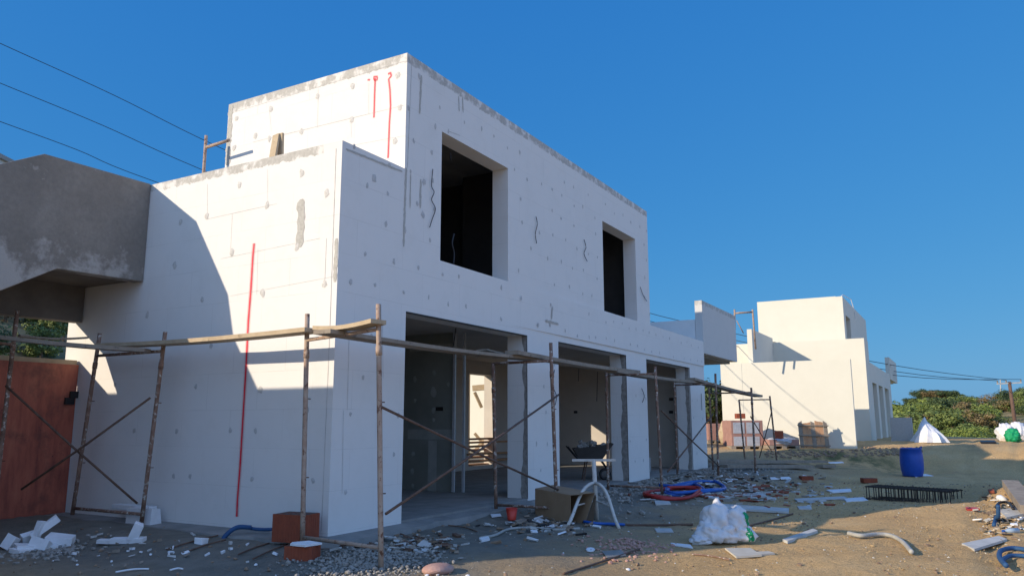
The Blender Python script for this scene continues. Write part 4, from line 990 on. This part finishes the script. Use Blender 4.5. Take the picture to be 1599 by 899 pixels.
# green print: dots of the surface re-sampled proud of the bag
def print_patch(mb, c, r, sd, th0, th1, ph0, ph1, amp=.30, freq=1.6):
    n = 14; vs = []
    for i in range(n+1):
        for j in range(n+1):
            th = th0+(th1-th0)*i/n + .10*math.sin(j*.6); ph = ph0+(ph1-ph0)*j/n
            v = Vector((math.cos(ph)*math.cos(th), math.cos(ph)*math.sin(th), math.sin(ph)))
            k = 1+amp*noise.fractal(v*freq+Vector((sd, 0, 0)), .8, 2.1, 2); rd_ = abs(noise.noise(v*freq*2.2+Vector((0, sd, 0)))); k += amp*.38*(1-min(1, rd_*4.5))**1.5-amp*.1; k *= 1.035
            vs.append((c[0]+v.x*r[0]*k, c[1]+v.y*r[1]*k, max(c[2]+v.z*r[2]*k, c[2]-r[2]*.7)))
    mb.add(vs, [(i*(n+1)+j, (i+1)*(n+1)+j, (i+1)*(n+1)+j+1, i*(n+1)+j+1) for i in range(n) for j in range(n)])
mb = MB(); print_patch(mb, (.20, .08, .27), (.17, .17, .18), 3, -.95, -.35, -.4, .8); print_patch(mb, (.26, -.02, .12), (.15, .10, .11), 7, -1.35, -.75, -.7, .9); mb.build('green_print', M['green'], sk, smooth=True)

# far white heap (tarpaulin) and far sacks
p = on_g(1452, 690); tp = empty('tarpaulin', tuple(p), 'white tarpaulin thrown over a pointed heap beyond the blue drum', 'tarpaulin')
mb = MB(); rt_ = random.Random(4); n = 18; rows = 5; vs = []
for i in range(rows+1):
    t = i/rows
    for k in range(n):
        a_ = 2*PI*k/n; fold = (1 if k % 2 else -1)*(.05+.09*t)
        rr = (.05+.72*t**.95)*(1+fold+rt_.uniform(-.05, .05)*t); z = .92*(1-t)**.85*(1+.12*math.sin(a_+1))+rt_.uniform(-.03, .03)*(i not in (0, rows))
        vs.append((rr*math.cos(a_)*1.0+.22*(1-t)*math.sin(t*5+1), rr*math.sin(a_)*.8, max(z, -.02)))
fs = [(i*n+k, i*n+(k+1) % n, (i+1)*n+(k+1) % n, (i+1)*n+k) for i in range(rows) for k in range(n)]+[tuple(range(n))]
mb.add(vs, fs); o = mb.build('cover', M['sack'], tp, smooth=False); o.rotation_euler = (0, 0, .5)
p = on_g(1437, 690)
hc = empty('hooded_crate', (p.x+1.0, p.y+.7, p.z), 'blue grey crate behind the white tarpaulin', 'crate'); mb = MB(); mb.box((-.45, -.4, 0), (.45, .4, 1.0)); mb.build('body', M['alu'], hc); mb = MB(); mb.box((-.3, -.41, .3), (.3, -.402, .8)); mb.build('panel', M['film'], hc)
for k, (x, y, sz, lab, mt) in enumerate([(1572, 688, .42, 'round white sack at the left of the far sack group by the utility pole', 'sack'), (1590, 686, .45, 'white sack at the right of the far sack group', 'sack'), (1582, 689, .32, 'green fabric bundle between the two far white sacks', 'green')]):
    p = on_g(x, y); mb = MB(); mb.add(*blob((0, 0, sz*.7), (sz*1.05, sz*.9, sz*1.05), 20+k, amp=.25)); o = mb.build('sack' if mt == 'sack' else 'fabric_bundle', M[mt], None, smooth=True); o.location = p; tag(o, lab, 'sack' if mt == 'sack' else 'bundle')
flat('pallet_board', 'dark flat pallet lying left of the far sacks', [(1530,690),(1532,693),(1556,693),(1553,690)], .08, 'black', 'pallet')

# ------------------------------------------------------------------ blue drum
p = on_g(1425.5, 743); dr = empty('drum', tuple(p), 'blue plastic drum standing alone on the shaded ground', 'drum')
R_ = .33; Hh = .86
mb = MB(); mb.lathe([(0, 0), (R_*.82, 0), (R_*.86, .03), (R_*.97, .2), (R_*1.0, .43), (R_*.98, .62), (R_*.9, .80), (R_*.93, .81), (R_*.93, .84), (R_*.86, .845), (R_*.84, .815), (0, .81)], 32); mb.build('body', M['blue'], dr, smooth=True)
for (x, y) in ((.14, 0), (-.14, .03)):
    mb = MB(); mb.lathe([(0, .855), (.045, .855), (.05, .812)], 14, (x, y, .0)); mb.build('bung', M['blue'], dr)
mb = MB(); mb.box((-.05, -.335, .55), (.02, -.325, .66)); 
for s_ in (-1, 1):
    mb = MB(); mb.tube([(s_*.2, -.25, .83), (s_*.22, -.27, .89), (s_*.10, -.31, .89), (s_*.1, -.29, .83)], .012, 6); mb.build('handle', M['blue'], dr)

# ------------------------------------------------------------------ rebar cage
a = on_g(1352, 779); b_ = on_g(1487, 784); cg = empty('rebar_cage', tuple(a), 'long dark rebar cage lying on the shadow edge', 'rebar cage')
d = (b_-a); d.z = 0; L = d.length; d.normalize(); sd = Vector((-d.y, d.x, 0)); sd = sd if sd.x > 0 else -sd; Wc, Hc = .55, .25
mb = MB()
for (u, z) in [(0, .02), (Wc, .02), (0, Hc), (Wc, Hc), (Wc*.33, Hc), (Wc*.66, Hc), (Wc*.5, .02)]: mb.tube([sd*u+Vector((0, 0, z)), d*L+sd*u+Vector((0, 0, z+random.uniform(-.01, .01)))], .013, 6)
mb.build('long_bars', M['rebar'], cg)
n = 26
for k in range(n):
    o_ = d*(L*(k+.5)/n+random.uniform(-.02, .02)); mb = MB()
    q = [o_+Vector((0, 0, .0)), o_+Vector((0, 0, Hc+.012)), o_+sd*Wc+Vector((0, 0, Hc+.012)), o_+sd*Wc, o_]
    mb.tube(q, .010, 5); mb.build('stirrup', M['rebar'], cg)

# ------------------------------------------------------------------ pallets by the far wall
def place(px_, py_, D):
    p = at_d(px_, py_, D); return Vector((p.x, p.y, gz(p.x, p.y)))
RZ = math.atan2(RT.y, RT.x)
def pallet_stack(label, px0, px1, pytop, pybot, D, dep, mat_body, film=True):
    a = at_d(px0, pybot, D); b_ = at_d(px1, pybot, D); top = at_d(px0, pytop, D)
    c = (a+b_)/2; w = (b_-a).length; z0 = gz(c.x, c.y); hgt = top.z-z0
    e = empty('block_pallet', (c.x, c.y, z0), label, 'pallet of blocks', None, RZ+.06)
    mb = MB()
    for k in range(3): mb.box((-w/2+k*w*.42, 0, 0), (-w/2+k*w*.42+w*.14, dep, .1))
    mb.box((-w/2, 0, .1), (w/2, dep, .13)); mb.build('pallet', M['timber_grey'], e)
    mb = MB(); mb.box((-w/2+.02, .02, .13), (w/2-.02, dep-.02, hgt)); mb.build('blocks', M[mat_body], e, bevel=.02)
    return e, w, hgt
e, w, h_ = pallet_stack('tall pink block pallet wrapped in film with pale squares, left of the timber panel', 1142, 1195, 656, 702, 30.3, 1.1, 'brick_pink')
mb = MB()
for (u0, u1, v0, v1) in [(.08, .42, .55, .93), (.48, .86, .55, .93), (.08, .42, .12, .44), (.48, .86, .12, .44)]: mb.box((-w/2+u0*w, .005, v0*h_), (-w/2+u1*w, .019, v1*h_))
mb.build('film_window', M['film'], e)
g2, w2_, h2_ = pallet_stack('pale block pallet half hidden behind the end of the villa', 1106, 1131, 661, 697, 32.5, 1.0, 'brick_pink')
e3, w3_, h3_ = pallet_stack('low film covered block pallet between the tall pallet and the timber panel', 1201, 1251, 686, 702, 29.8, .8, 'brick_pink')
mb = MB(); mb.add(*blob((0, .38, .26), (w3_*.5, .45, .18), 31, amp=.15)); mb.build('film', M['film'], e3, smooth=True)
p = at_d(1135, 690, 31.5); mb = MB(); mb.add(*blob((0, 0, .42), (.28, .3, .52), 41, amp=.2)); o = mb.build('film_bundle', M['timber'], None, smooth=True); o.location = (p.x, p.y, gz(p.x, p.y)); tag(o, 'sunlit bundle of dusty film between the two tall block pallets', 'film bundle')
def stack_blocks(lab, px_, pytop, D, n, sx=.34, dep=.3, zb=None):
    t = at_d(px_, pytop, D); e = empty('clay_block', (t.x, t.y, t.z-.2*n), lab, 'block', 'clay blocks lying about the site', RZ)
    mb = MB()
    for k in range(n): mb.box((-sx/2, 0, k*.2), (sx/2, dep, k*.2+.195))
    mb.build('body', M['brick'], e, bevel=.006); return e
stack_blocks('dark red clay block sitting on the tall pink pallet', 1157, 645, 30.6, 1, .34)
stack_blocks('pair of red clay blocks on the low film covered pallet', 1217, 672, 30.0, 2, .3)
# timber formwork panel leaning
a = at_d(1250, 700, 30.0); b_ = at_d(1296, 703, 30.0); z0 = gz(a.x, a.y)
fp = empty('board_hoarding', (a.x, a.y, z0), 'upright panel of weathered timber boards leaning before the far cream wall', 'timber panel', None, RZ)
w = (b_-a).length; hp = 1.02
for k in range(7):
    mb = MB(); x = k*w/7; mb.prism([(x+.006, 0, .02), (x+w/7-.006, 0, .02), (x+w/7-.006, .12, hp+random.uniform(-.08, .04)), (x+.006, .12, hp+random.uniform(-.08, .04))], (0, .025, 0)); mb.build('board', M['timber_red' if k % 3 else 'timber_grey'], fp)
for z in (.12, .5, .88):
    mb = MB(); mb.beam((-.03, -.03+z*.12, z), (w+.02, -.03+z*.12, z-.03), .05, .05); mb.build('batten', M['timber_grey'], fp)
for k in range(5):
    mb = MB(); x = random.uniform(0, w); mb.obox((x, .1, hp-.02), (.16, .1, .08), jit=.02); 
# dark rubble band at foot of far wall, stakes
mb = MB(); rr = random.Random(11)
for k in range(150):
    x_ = rr.uniform(1195, 1345); y_ = rr.uniform(702, 714); p = on_g(x_, y_); rubble(mb, (p.x, p.y, p.z), rr.uniform(.03, .09), rr)
o = mb.build('rubble', M['debris'], None); tag(o, 'brown rubble and earth along the foot of the far cream wall', 'rubble', kind='stuff')
mb = MB()
for k in range(170):
    x_ = rr.uniform(1345, 1440); y_ = rr.uniform(698, 711); p = on_g(x_, y_); rubble(mb, (p.x, p.y, p.z), rr.uniform(.03, .08), rr)
o = mb.build('earth_clods', M['debris'], None); tag(o, 'loose earth clods on the bank in front of the far villa', 'earth', kind='stuff')

# ------------------------------------------------------------------ loose stuff: gravel, stones, crumbs
def scatter(name, label, cat, n, region, size, mat, seed, dens=None, lift=.3):
    rr = random.Random(seed); mb = MB(); c = 0; tries = 0
    while c < n and tries < n*20:
        tries += 1
        x, y = region(rr)
        if (x > LX-.06 and x < X2 and y > -.04): continue
        r = size(rr); rubble(mb, (x, y, gz(x, y)+r*lift), r, rr); c += 1
    o = mb.build(name, M[mat], None); return tag(o, label, cat, kind='stuff')
gh = on_g(590, 878)
scatter('gravel_heap', 'grey crushed gravel spilled round the foot of the corner scaffold leg', 'gravel', 3000, lambda r: (gh.x+r.gauss(0, .42), gh.y+r.gauss(.05, .26)), lambda r: min(.03, .005+r.expovariate(170)), 'stone', 1, lift=.9)
M['sandclod'] = mottled('sandy_clod', (.36, .25, .125), (.47, .335, .17), 9, .97, .4)
scatter('sand_clods', 'crumbly sandy lumps churned up over the sunlit sand', 'sand', 6500, lambda r: (r.uniform(-3, 13) if r.random() < .75 else r.uniform(2, 9), r.uniform(-9.2, -3.2)), lambda r: min(.026, .003+r.expovariate(260)), 'sandclod', 17, lift=.1)
scatter('pebbles', 'small pale pebbles scattered over the sand', 'pebbles', 2600, lambda r: (r.uniform(-4, 14), r.uniform(-8.6, -.5)), lambda r: min(.02, .003+r.expovariate(260)), 'board', 2)
scatter('dark_grit', 'dark grit and small stones scattered over the sand', 'grit', 2600, lambda r: (r.uniform(-4.5, 14), r.uniform(-8.6, 4)), lambda r: min(.03, .005+r.expovariate(150)), 'debris', 3)
scatter('rubble_strip', 'grey rubble along the foot of the piers', 'rubble', 900, lambda r: (r.uniform(2.5, 14.5), -abs(r.gauss(.5, .6))-.15), lambda r: r.uniform(.012, .055), 'stone', 4)
scatter('foam_crumbs', 'white foam crumbs and chips strewn over the site', 'foam crumbs', 170, lambda r: (r.choice([r.uniform(-3.6, -1.6), r.uniform(-1, 13), r.gauss(8, 2.5)]), r.choice([r.uniform(-4.4, -.5), r.uniform(-5, 3.6)])), lambda r: min(.028, .005+r.expovariate(150)), 'foam', 5)
scatter('brick_crumbs', 'reddish brick chips in a patch below the coils', 'brick chips', 260, lambda r: (on_g(985, 852).x+r.gauss(0, .35), on_g(985, 852).y+r.gauss(0, .22)), lambda r: r.uniform(.01, .03), 'pinkstone', 6)
p = on_g(55, 864); scatter('rubble_patch', 'broken grey rubble in front of the foam heap', 'rubble', 260, lambda r: (p.x+r.gauss(.1, .28), p.y+r.gauss(-.05, .22)), lambda r: r.uniform(.01, .035), 'stone', 8)
rr = random.Random(21); mb = MB()
for k in range(300):
    x_ = rr.gauss(1150, 70); y_ = rr.gauss(768, 9)
    if y_ < 748: continue
    p = on_g(x_, y_); s_ = rr.uniform(.04, .22); a_ = rr.uniform(0, 3.14)
    M3 = Matrix.Rotation(a_, 3, 'Z') @ Matrix.Rotation(rr.uniform(-.3, .3), 3, 'X'); mb.obox(p+Vector((0, 0, .02)), (s_, s_*rr.uniform(.2, .6), rr.uniform(.008, .03)), M3, rr.choice([0, 0, 1, 2]), jit=.01)
o = mb.build('rubbish_strip', [M['board_grey'], M['timber_grey'], M['brick']], None); tag(o, 'strip of splintered boards and scraps on the shaded ground before the villa end', 'rubbish', kind='stuff')
def rubbish(name, label, cx, cy, sx, sy, n, seed, mats, smax=.16):
    rr = random.Random(seed); mb = MB()
    for k in range(n):
        p = on_g(rr.gauss(cx, sx), max(rr.gauss(cy, sy), cy-2*sy))
        if -1.3 < p.x < X2 and p.y > -.05: continue
        s_ = rr.uniform(.02, smax); M3 = Matrix.Rotation(rr.uniform(0, 3.14), 3, 'Z') @ Matrix.Rotation(rr.uniform(-.5, .5), 3, 'X') @ Matrix.Rotation(rr.uniform(-.3, .3), 3, 'Y')
        mb.obox(p+Vector((0, 0, .015+s_*.08)), (s_, s_*rr.uniform(.12, .6), rr.uniform(.005, .03)), M3, rr.randrange(len(mats)), jit=s_*.06)
    o = mb.build(name, [M[k] for k in mats], None); return tag(o, label, 'rubbish', kind='stuff')
rubbish('scraps', 'splinters and foam scraps heaped round the cardboard box', 850, 822, 38, 8, 110, 51, ['timber_grey', 'foam', 'debris', 'board_grey', 'black'])
rubbish('scraps', 'mixed scraps of timber, pipe and plaster round the big timber at the right edge', 1568, 806, 22, 16, 170, 52, ['timber', 'foam', 'timber_grey', 'board', 'black', 'debris'], .13)
rubbish('scraps', 'twigs and splinters scattered at the foot of the corner scaffold leg', 640, 850, 45, 10, 130, 53, ['timber_grey', 'rust_dark', 'debris', 'board_grey'], .14)
rubbish('scraps', 'splintered wood and plaster between the pipe coils and the plank pile', 1120, 752, 60, 7, 140, 54, ['timber_grey', 'debris', 'board_grey', 'foam', 'black'], .24)
rubbish('scraps', 'white and grey flecks of board on the shaded ground at the left', 200, 862, 90, 13, 60, 55, ['foam', 'timber_grey', 'board_grey'], .09)
# individual pieces
mb = MB(); p = on_g(682, 893); rubble(mb, (0, 0, .04), .2, random.Random(5)); o = mb.build('boulder', M['pinkstone'], None, smooth=False); o.scale = (1.1, 1.0, .55); o.location = p; sub = o.modifiers.new('s', 'SUBSURF'); sub.levels = sub.render_levels = 2
tag(o, 'flat pink stone half buried beside the gravel heap', 'stone')
p = on_g(799, 811); tb_ = empty('bucket', tuple(p), 'small red plastic tub lying before the first pier', 'tub'); mb = MB(); mb.lathe([(0, .005), (.055, .005), (.075, .15), (.082, .15), (.06, 0)], 18); o = mb.build('body', M['red'], tb_, smooth=True); mb = MB(); mb.lathe([(.082, .15), (.09, .155), (.082, .165), (.076, .155)], 18); mb.build('rim', M['red'], tb_)
p = on_g(1520, 796); flat('plastic_scrap', 'red plastic scrap on the sunlit sand', [(1508,794),(1510,798),(1530,797),(1526,795)], .03, 'red', 'scrap'); flat('clay_shard', 'orange brick shard in the sunlit strip', [(1543,767),(1545,770),(1553,770),(1552,767)], .04, 'brick', 'shard')
p = on_g(1588, 832); bt = empty('bottle', tuple(p), 'clear plastic bottle with blue cap at the right edge', 'bottle', None, -.6); mb = MB(); mb.lathe([(0, 0), (.035, .0), (.035, .16), (.014, .21), (.014, .23)], 14); o = mb.build('body', M['glass'], bt, smooth=True); o.rotation_euler = (0, PI/2, 0); o.location = (-.02, 0, .035); mb = MB(); mb.lathe([(0, .25), (.018, .25), (.018, .225), (0, .225)], 14); o = mb.build('cap', M['blue_pipe'], bt); o.rotation_euler = (0, PI/2, 0); o.location = (-.02, 0, .035)
bt.rotation_euler = (0, 0, 2.3)
p = on_g(1563, 782); fl = MB(); fl.lathe([(0, .0), (.09, 0), (.1, .05), (.06, .09), (0, .09)], 16); o = fl.build('tin_lid', M['foam'], None, smooth=True); o.location = p; o.rotation_euler = (.6, .2, 0); tag(o, 'white tin on its side by the big timber', 'tin')
# black water bowl and mixing tub behind door 3
mb = MB(); mb.box((-.25, -.2, 0), (.25, .2, .35)); o = mb.build('crate', M['alu'], None, bevel=.01); q = on_z(1048, 738, 0.0); o.location = (q.x, .9, .003) if q.y < .3 else q; tag(o, 'grey crate inside the third door opening', 'crate')

# ------------------------------------------------------------------ utility pole and wires
pt = at_d(1576, 596, 62); pbm = at_d(1590, 690, 62); base = Vector((pbm.x, pbm.y, gz(pbm.x, pbm.y)-.5))
up_ = empty('utility_pole', tuple(base), 'leaning dark wooden utility pole with a crossarm on the right', 'utility pole', 'utility poles')
mb = MB(); mb.tube([Vector((0, 0, 0)), pt-base], [.16, .12], 10); mb.build('pole', M['polewood'], up_, smooth=True)
ca, cb_ = at_d(1557, 599, 62)-base, at_d(1595, 597, 62)-base
mb = MB(); mb.beam(ca, cb_, .1, .1); mb.build('crossarm', M['board_grey'], up_)
for t in (0.02, .38, .98):
    q = ca.lerp(cb_, t); mb = MB(); mb.tube([q, q+Vector((0, 0, .25))], .05, 8); mb.build('insulator', M['concrete'], up_)
for (x, yt, yb, D, lab) in [(1536, 642, 668, 150, 'pale utility pole among the trees in the middle distance'), (1562, 592, 612, 260, 'tiny far pole on the skyline left of the big pole')]:
    t_ = at_d(x, yt, D); b_ = at_d(x, yb, D); e = empty('utility_pole', tuple(b_), lab, 'utility pole', 'utility poles'); mb = MB(); mb.tube([Vector((0, 0, -2)), t_-b_], [.2, .14], 6); mb.build('pole', M['board_grey'], e)
    mb = MB(); mb.beam(t_-b_-RT*.9, t_-b_+RT*.9, .15, .15); mb.build('crossarm', M['board_grey'], e)
def wire(lab, pix, endpt, zleft):
    A0 = on_z(pix[0][0], pix[0][1], zleft); d = (endpt-A0); d.z = 0; nrm = Vector((-d.y, d.x, 0)).normalized()
    P = []
    for x, y in pix[:-1] if len(pix) > 99 else pix:
        r = ray(x, y); t = (A0-CAM).dot(nrm)/r.dot(nrm); P.append(CAM+r*t)
    P.append(endpt)
    first = P[0]+(P[0]-P[1])*1.5; P = [first]+P
    mb = MB(); Q = smoothpath(P, 6)
    rad = [max(.008, min(.02, .00040*(q-CAM).length)) for q in Q]
    mb.tube(Q, rad, 5); o = mb.build('power_line', M['wire'], None, smooth=True, origin=tuple(first)); tag(o, lab, 'power line', 'overhead power lines')
e1 = base+ca+Vector((0, 0, .25)); e2 = base+ca.lerp(cb_, .38)+Vector((0, 0, .25)); e3_ = base+cb_+Vector((0, 0, .25))
wire('uppermost of the three overhead lines crossing the top left sky', [(0,68),(178,149),(355,236),(640,360),(1030,493),(1400,571)], e2, 9.0)
wire('middle of the three overhead lines crossing the top left sky', [(0,130),(158,195),(315,265),(600,380),(1000,498),(1400,580)], e1, 8.7)
wire('lowest of the three overhead lines crossing the top left sky', [(0,190),(120,234),(240,283),(600,405),(1000,508),(1400,586)], e3_, 8.4)

# ------------------------------------------------------------------ trees
def leaf_mesh(name, seed, R=(2, 2, 1.6), n=1500, ls=.22, lobes=9, mat='leaf_mid'):
    rr = random.Random(seed); mb = MB(); L = []
    for k in range(lobes):
        a_ = rr.uniform(0, 2*PI); q = rr.uniform(.15, .8); z = rr.uniform(-.6, .7)*(1-.4*q)
        L.append((Vector((R[0]*q*math.cos(a_), R[1]*q*math.sin(a_), R[2]*z)), rr.uniform(.2, .46)))
    for k in range(n):
        c, s_ = rr.choice(L); v = Vector((rr.gauss(0, 1), rr.gauss(0, 1), rr.gauss(0, 1))).normalized()*(rr.uniform(.75, 1.04) if rr.random() < .85 else rr.uniform(.2, 1.25))
        p = c+Vector((v.x*R[0]*s_, v.y*R[1]*s_, v.z*R[2]*s_*.8))
        nrm = (v+Vector((rr.uniform(-.5, .5), rr.uniform(-.5, .5), rr.uniform(-.1, .6)))).normalized()
        a1 = nrm.cross(Vector((rr.uniform(-1, 1), rr.uniform(-1, 1), rr.uniform(-1, 1)))).normalized(); a2 = nrm.cross(a1); s1 = ls*rr.uniform(.5, 1.2); s2 = s1*rr.uniform(.4, .8)
        mb.add([p-a1*s1, p-a2*s2, p+a1*s1, p+a2*s2], [(0, 1, 2, 3)])
    me = bpy.data.meshes.new(name); me.from_pydata(mb.v, [], mb.f); me.materials.append(M[mat]); return me
crowns = {}
for k, mt in enumerate(['leaf_dark', 'leaf_mid', 'leaf_lime', 'leaf_brown']):
    crowns[mt] = [leaf_mesh('crown', 10*k+j, mat=mt, n=2400, ls=.13, lobes=15+4*j, R=(2+.3*j, 2, 1.5+.25*j)) for j in range(4)]
tm = MB(); tm.tube([(0, 0, -.6), (.05, 0, .6), (0, .08, 1.4)], [.16, .12, .07], 8); tm.tube([(.05, 0, .6), (.5, .2, 1.6)], [.08, .03], 6); tm.tube([(.05, 0, .7), (-.4, -.25, 1.7)], [.08, .03], 6)
trunk_me = bpy.data.meshes.new('trunk'); trunk_me.from_pydata(tm.v, [], tm.f); trunk_me.materials.append(M['bark'])
LAB = {'leaf_dark': 'dark green bushy tree', 'leaf_mid': 'mid green bushy tree', 'leaf_lime': 'yellow green bushy tree', 'leaf_brown': 'dry brownish tree'}
trr = random.Random(99)
def tree(x, y, h, mt, label, group, wide=1.0, name='tree', zoff=0):
    e = empty(name, (x, y, gz(x, y)+zoff), label, 'tree', group, trr.uniform(0, 6.28)); s_ = h/3.4
    c = bpy.data.objects.new('crown', trr.choice(crowns[mt])); COL.objects.link(c); c.parent = e; c.location = (0, 0, 1.75*s_); c.scale = (s_*wide, s_*wide, s_)
    t = bpy.data.objects.new('trunk', trunk_me); COL.objects.link(t); t.parent = e; t.scale = (s_, s_, s_); return e
def treeP(px_, D, h, mt, where, group, wide=1.1):
    p = at_d(px_, 660, D); return tree(p.x, p.y, h, mt, LAB[mt]+' '+where, group, wide)
GR = 'trees on the valley slope behind the far villa'
for k in range(26):   # near belt
    x = 1396+k*5.6+trr.uniform(-5, 5); D = trr.uniform(58, 78); treeP(x, D, trr.uniform(1.3, 2.3), trr.choices(['leaf_lime', 'leaf_mid', 'leaf_dark'], [5, 4, 1])[0], 'in the near belt at the foot of the valley slope', 'near trees at the foot of the valley slope', trr.uniform(1.1, 1.6))
for k in range(30):
    x = 1395+k*5.2+trr.uniform(-5, 5); D = trr.uniform(82, 105); treeP(x, D, trr.uniform(2.3, 3.3), trr.choices(['leaf_mid', 'leaf_dark', 'leaf_lime', 'leaf_brown'], [4, 2, 4, 1])[0], 'in the middle belt of the valley slope', 'middle trees of the valley slope', trr.uniform(1.0, 1.4))
for k in range(14):
    x = 1545+k*5+trr.uniform(-5, 5); D = trr.uniform(95, 135); treeP(x, D, trr.uniform(1.6, 2.8), trr.choices(['leaf_mid', 'leaf_dark', 'leaf_brown'], [3, 4, 1])[0], 'right of the valley near the leaning utility pole', 'trees near the leaning utility pole', 1.2)
for k in range(40):
    x = 1412+k*3.4+trr.uniform(-4, 4)+(14 if k > 33 else 0); D = trr.uniform(140, 178); treeP(x, D, trr.uniform(1.2, 2.3), trr.choices(['leaf_dark', 'leaf_mid', 'leaf_brown'], [7, 2, 1])[0], 'on the upper part of the far ridge', 'trees along the far ridge', trr.uniform(1.2, 1.8))
for k in range(7):
    treeP(1578+k*6, trr.uniform(165, 185), trr.uniform(2.4, 3.4), 'leaf_dark', 'on the skyline right of the leaning utility pole', 'trees on the right skyline', 1.5)
for k in range(8):
    p = at_d(1106+k*3.5, 640, 40+k*1.5); tree(p.x, p.y, trr.uniform(2.6, 3.4), trr.choice(['leaf_dark', 'leaf_mid']), 'leafy tree filling the gap between the villa end and the far cream wall', 'trees in the gap between the villas', 1.0)
for k in range(15):
    x = -30+k*9.5+trr.uniform(-6, 6); p = at_d(x, 530, trr.uniform(38, 85)); mt = trr.choices(['leaf_lime', 'leaf_mid', 'leaf_brown', 'leaf_dark'], [3, 4, 3, 2])[0]; tree(p.x, p.y, trr.uniform(1.6, 3.6), mt, LAB[mt]+' on the dry slope seen under the concrete stair', 'trees on the slope behind the red panel', 1.2)
p = at_d(-6, 246, 40); tree(p.x, p.y, 3.2, 'leaf_dark', 'dark tree top beside the hillside house at the far left', None, 1.0)

# ------------------------------------------------------------------ light, sky, camera
az = Vector((.78, -.53, 0)).normalized(); EL = math.radians(20.1)
sd_ = Vector((az.x*math.cos(EL), az.y*math.cos(EL), -math.sin(EL)))
sl = bpy.data.lights.new('sun', 'SUN'); sl.energy = 4.6; sl.angle = math.radians(.53); sl.color = (1.0, .845, .645)
so = bpy.data.objects.new('sun', sl); COL.objects.link(so); so.rotation_euler = sd_.to_track_quat('-Z', 'Y').to_euler(); so.location = (-20, 15, 20)
w = bpy.data.worlds.new('World'); scene.world = w; w.use_nodes = True
nt = w.node_tree; bg = nt.nodes['Background']; sky = nt.nodes.new('ShaderNodeTexSky'); sky.sky_type = 'NISHITA'; sky.sun_disc = False
sky.sun_elevation = EL; sky.sun_rotation = math.atan2(-az.x, -az.y); sky.air_density = 1.0; sky.dust_density = .6; sky.ozone_density = 2.5; sky.altitude = 100
N = NT(nt); sc_ = N.n('ShaderNodeSeparateColor'); N.l(sky.outputs[0], sc_.inputs[0])
ch = [N.math('MULTIPLY', N.math('POWER', sc_.outputs[i], g_), k_) for i, (g_, k_) in enumerate([(.88, .30), (.45, 1.48), (.185, 4.25)])]
# broad fill glow added to the unseen sky behind the camera, lifts shaded walls
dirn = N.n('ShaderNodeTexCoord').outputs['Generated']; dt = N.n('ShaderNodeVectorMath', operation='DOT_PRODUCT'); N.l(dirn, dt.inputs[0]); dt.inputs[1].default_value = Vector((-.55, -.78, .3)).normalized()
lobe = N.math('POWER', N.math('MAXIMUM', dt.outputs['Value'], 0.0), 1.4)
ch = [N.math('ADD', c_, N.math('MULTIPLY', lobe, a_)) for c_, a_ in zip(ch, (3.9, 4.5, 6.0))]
cc = N.n('ShaderNodeCombineColor')
for i in range(3): N.l(ch[i], cc.inputs[i])
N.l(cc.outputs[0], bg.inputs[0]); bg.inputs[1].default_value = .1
cam = bpy.data.cameras.new('camera'); co_ = bpy.data.objects.new('camera', cam); COL.objects.link(co_); scene.camera = co_
cam.sensor_width = 36; cam.lens = 36*FPX/1599; cam.clip_end = 2000; cam.clip_start = .05
Rm = Matrix((RT2, UP2, -FW)).transposed(); co_.matrix_world = Matrix.Translation(CAM) @ Rm.to_4x4()
vs_ = scene.view_settings; vs_.view_transform = 'Standard'; vs_.look = 'None'; vs_.gamma = 1; vs_.exposure = .16; vs_.use_curve_mapping = False
scene.cycles.use_denoising = True
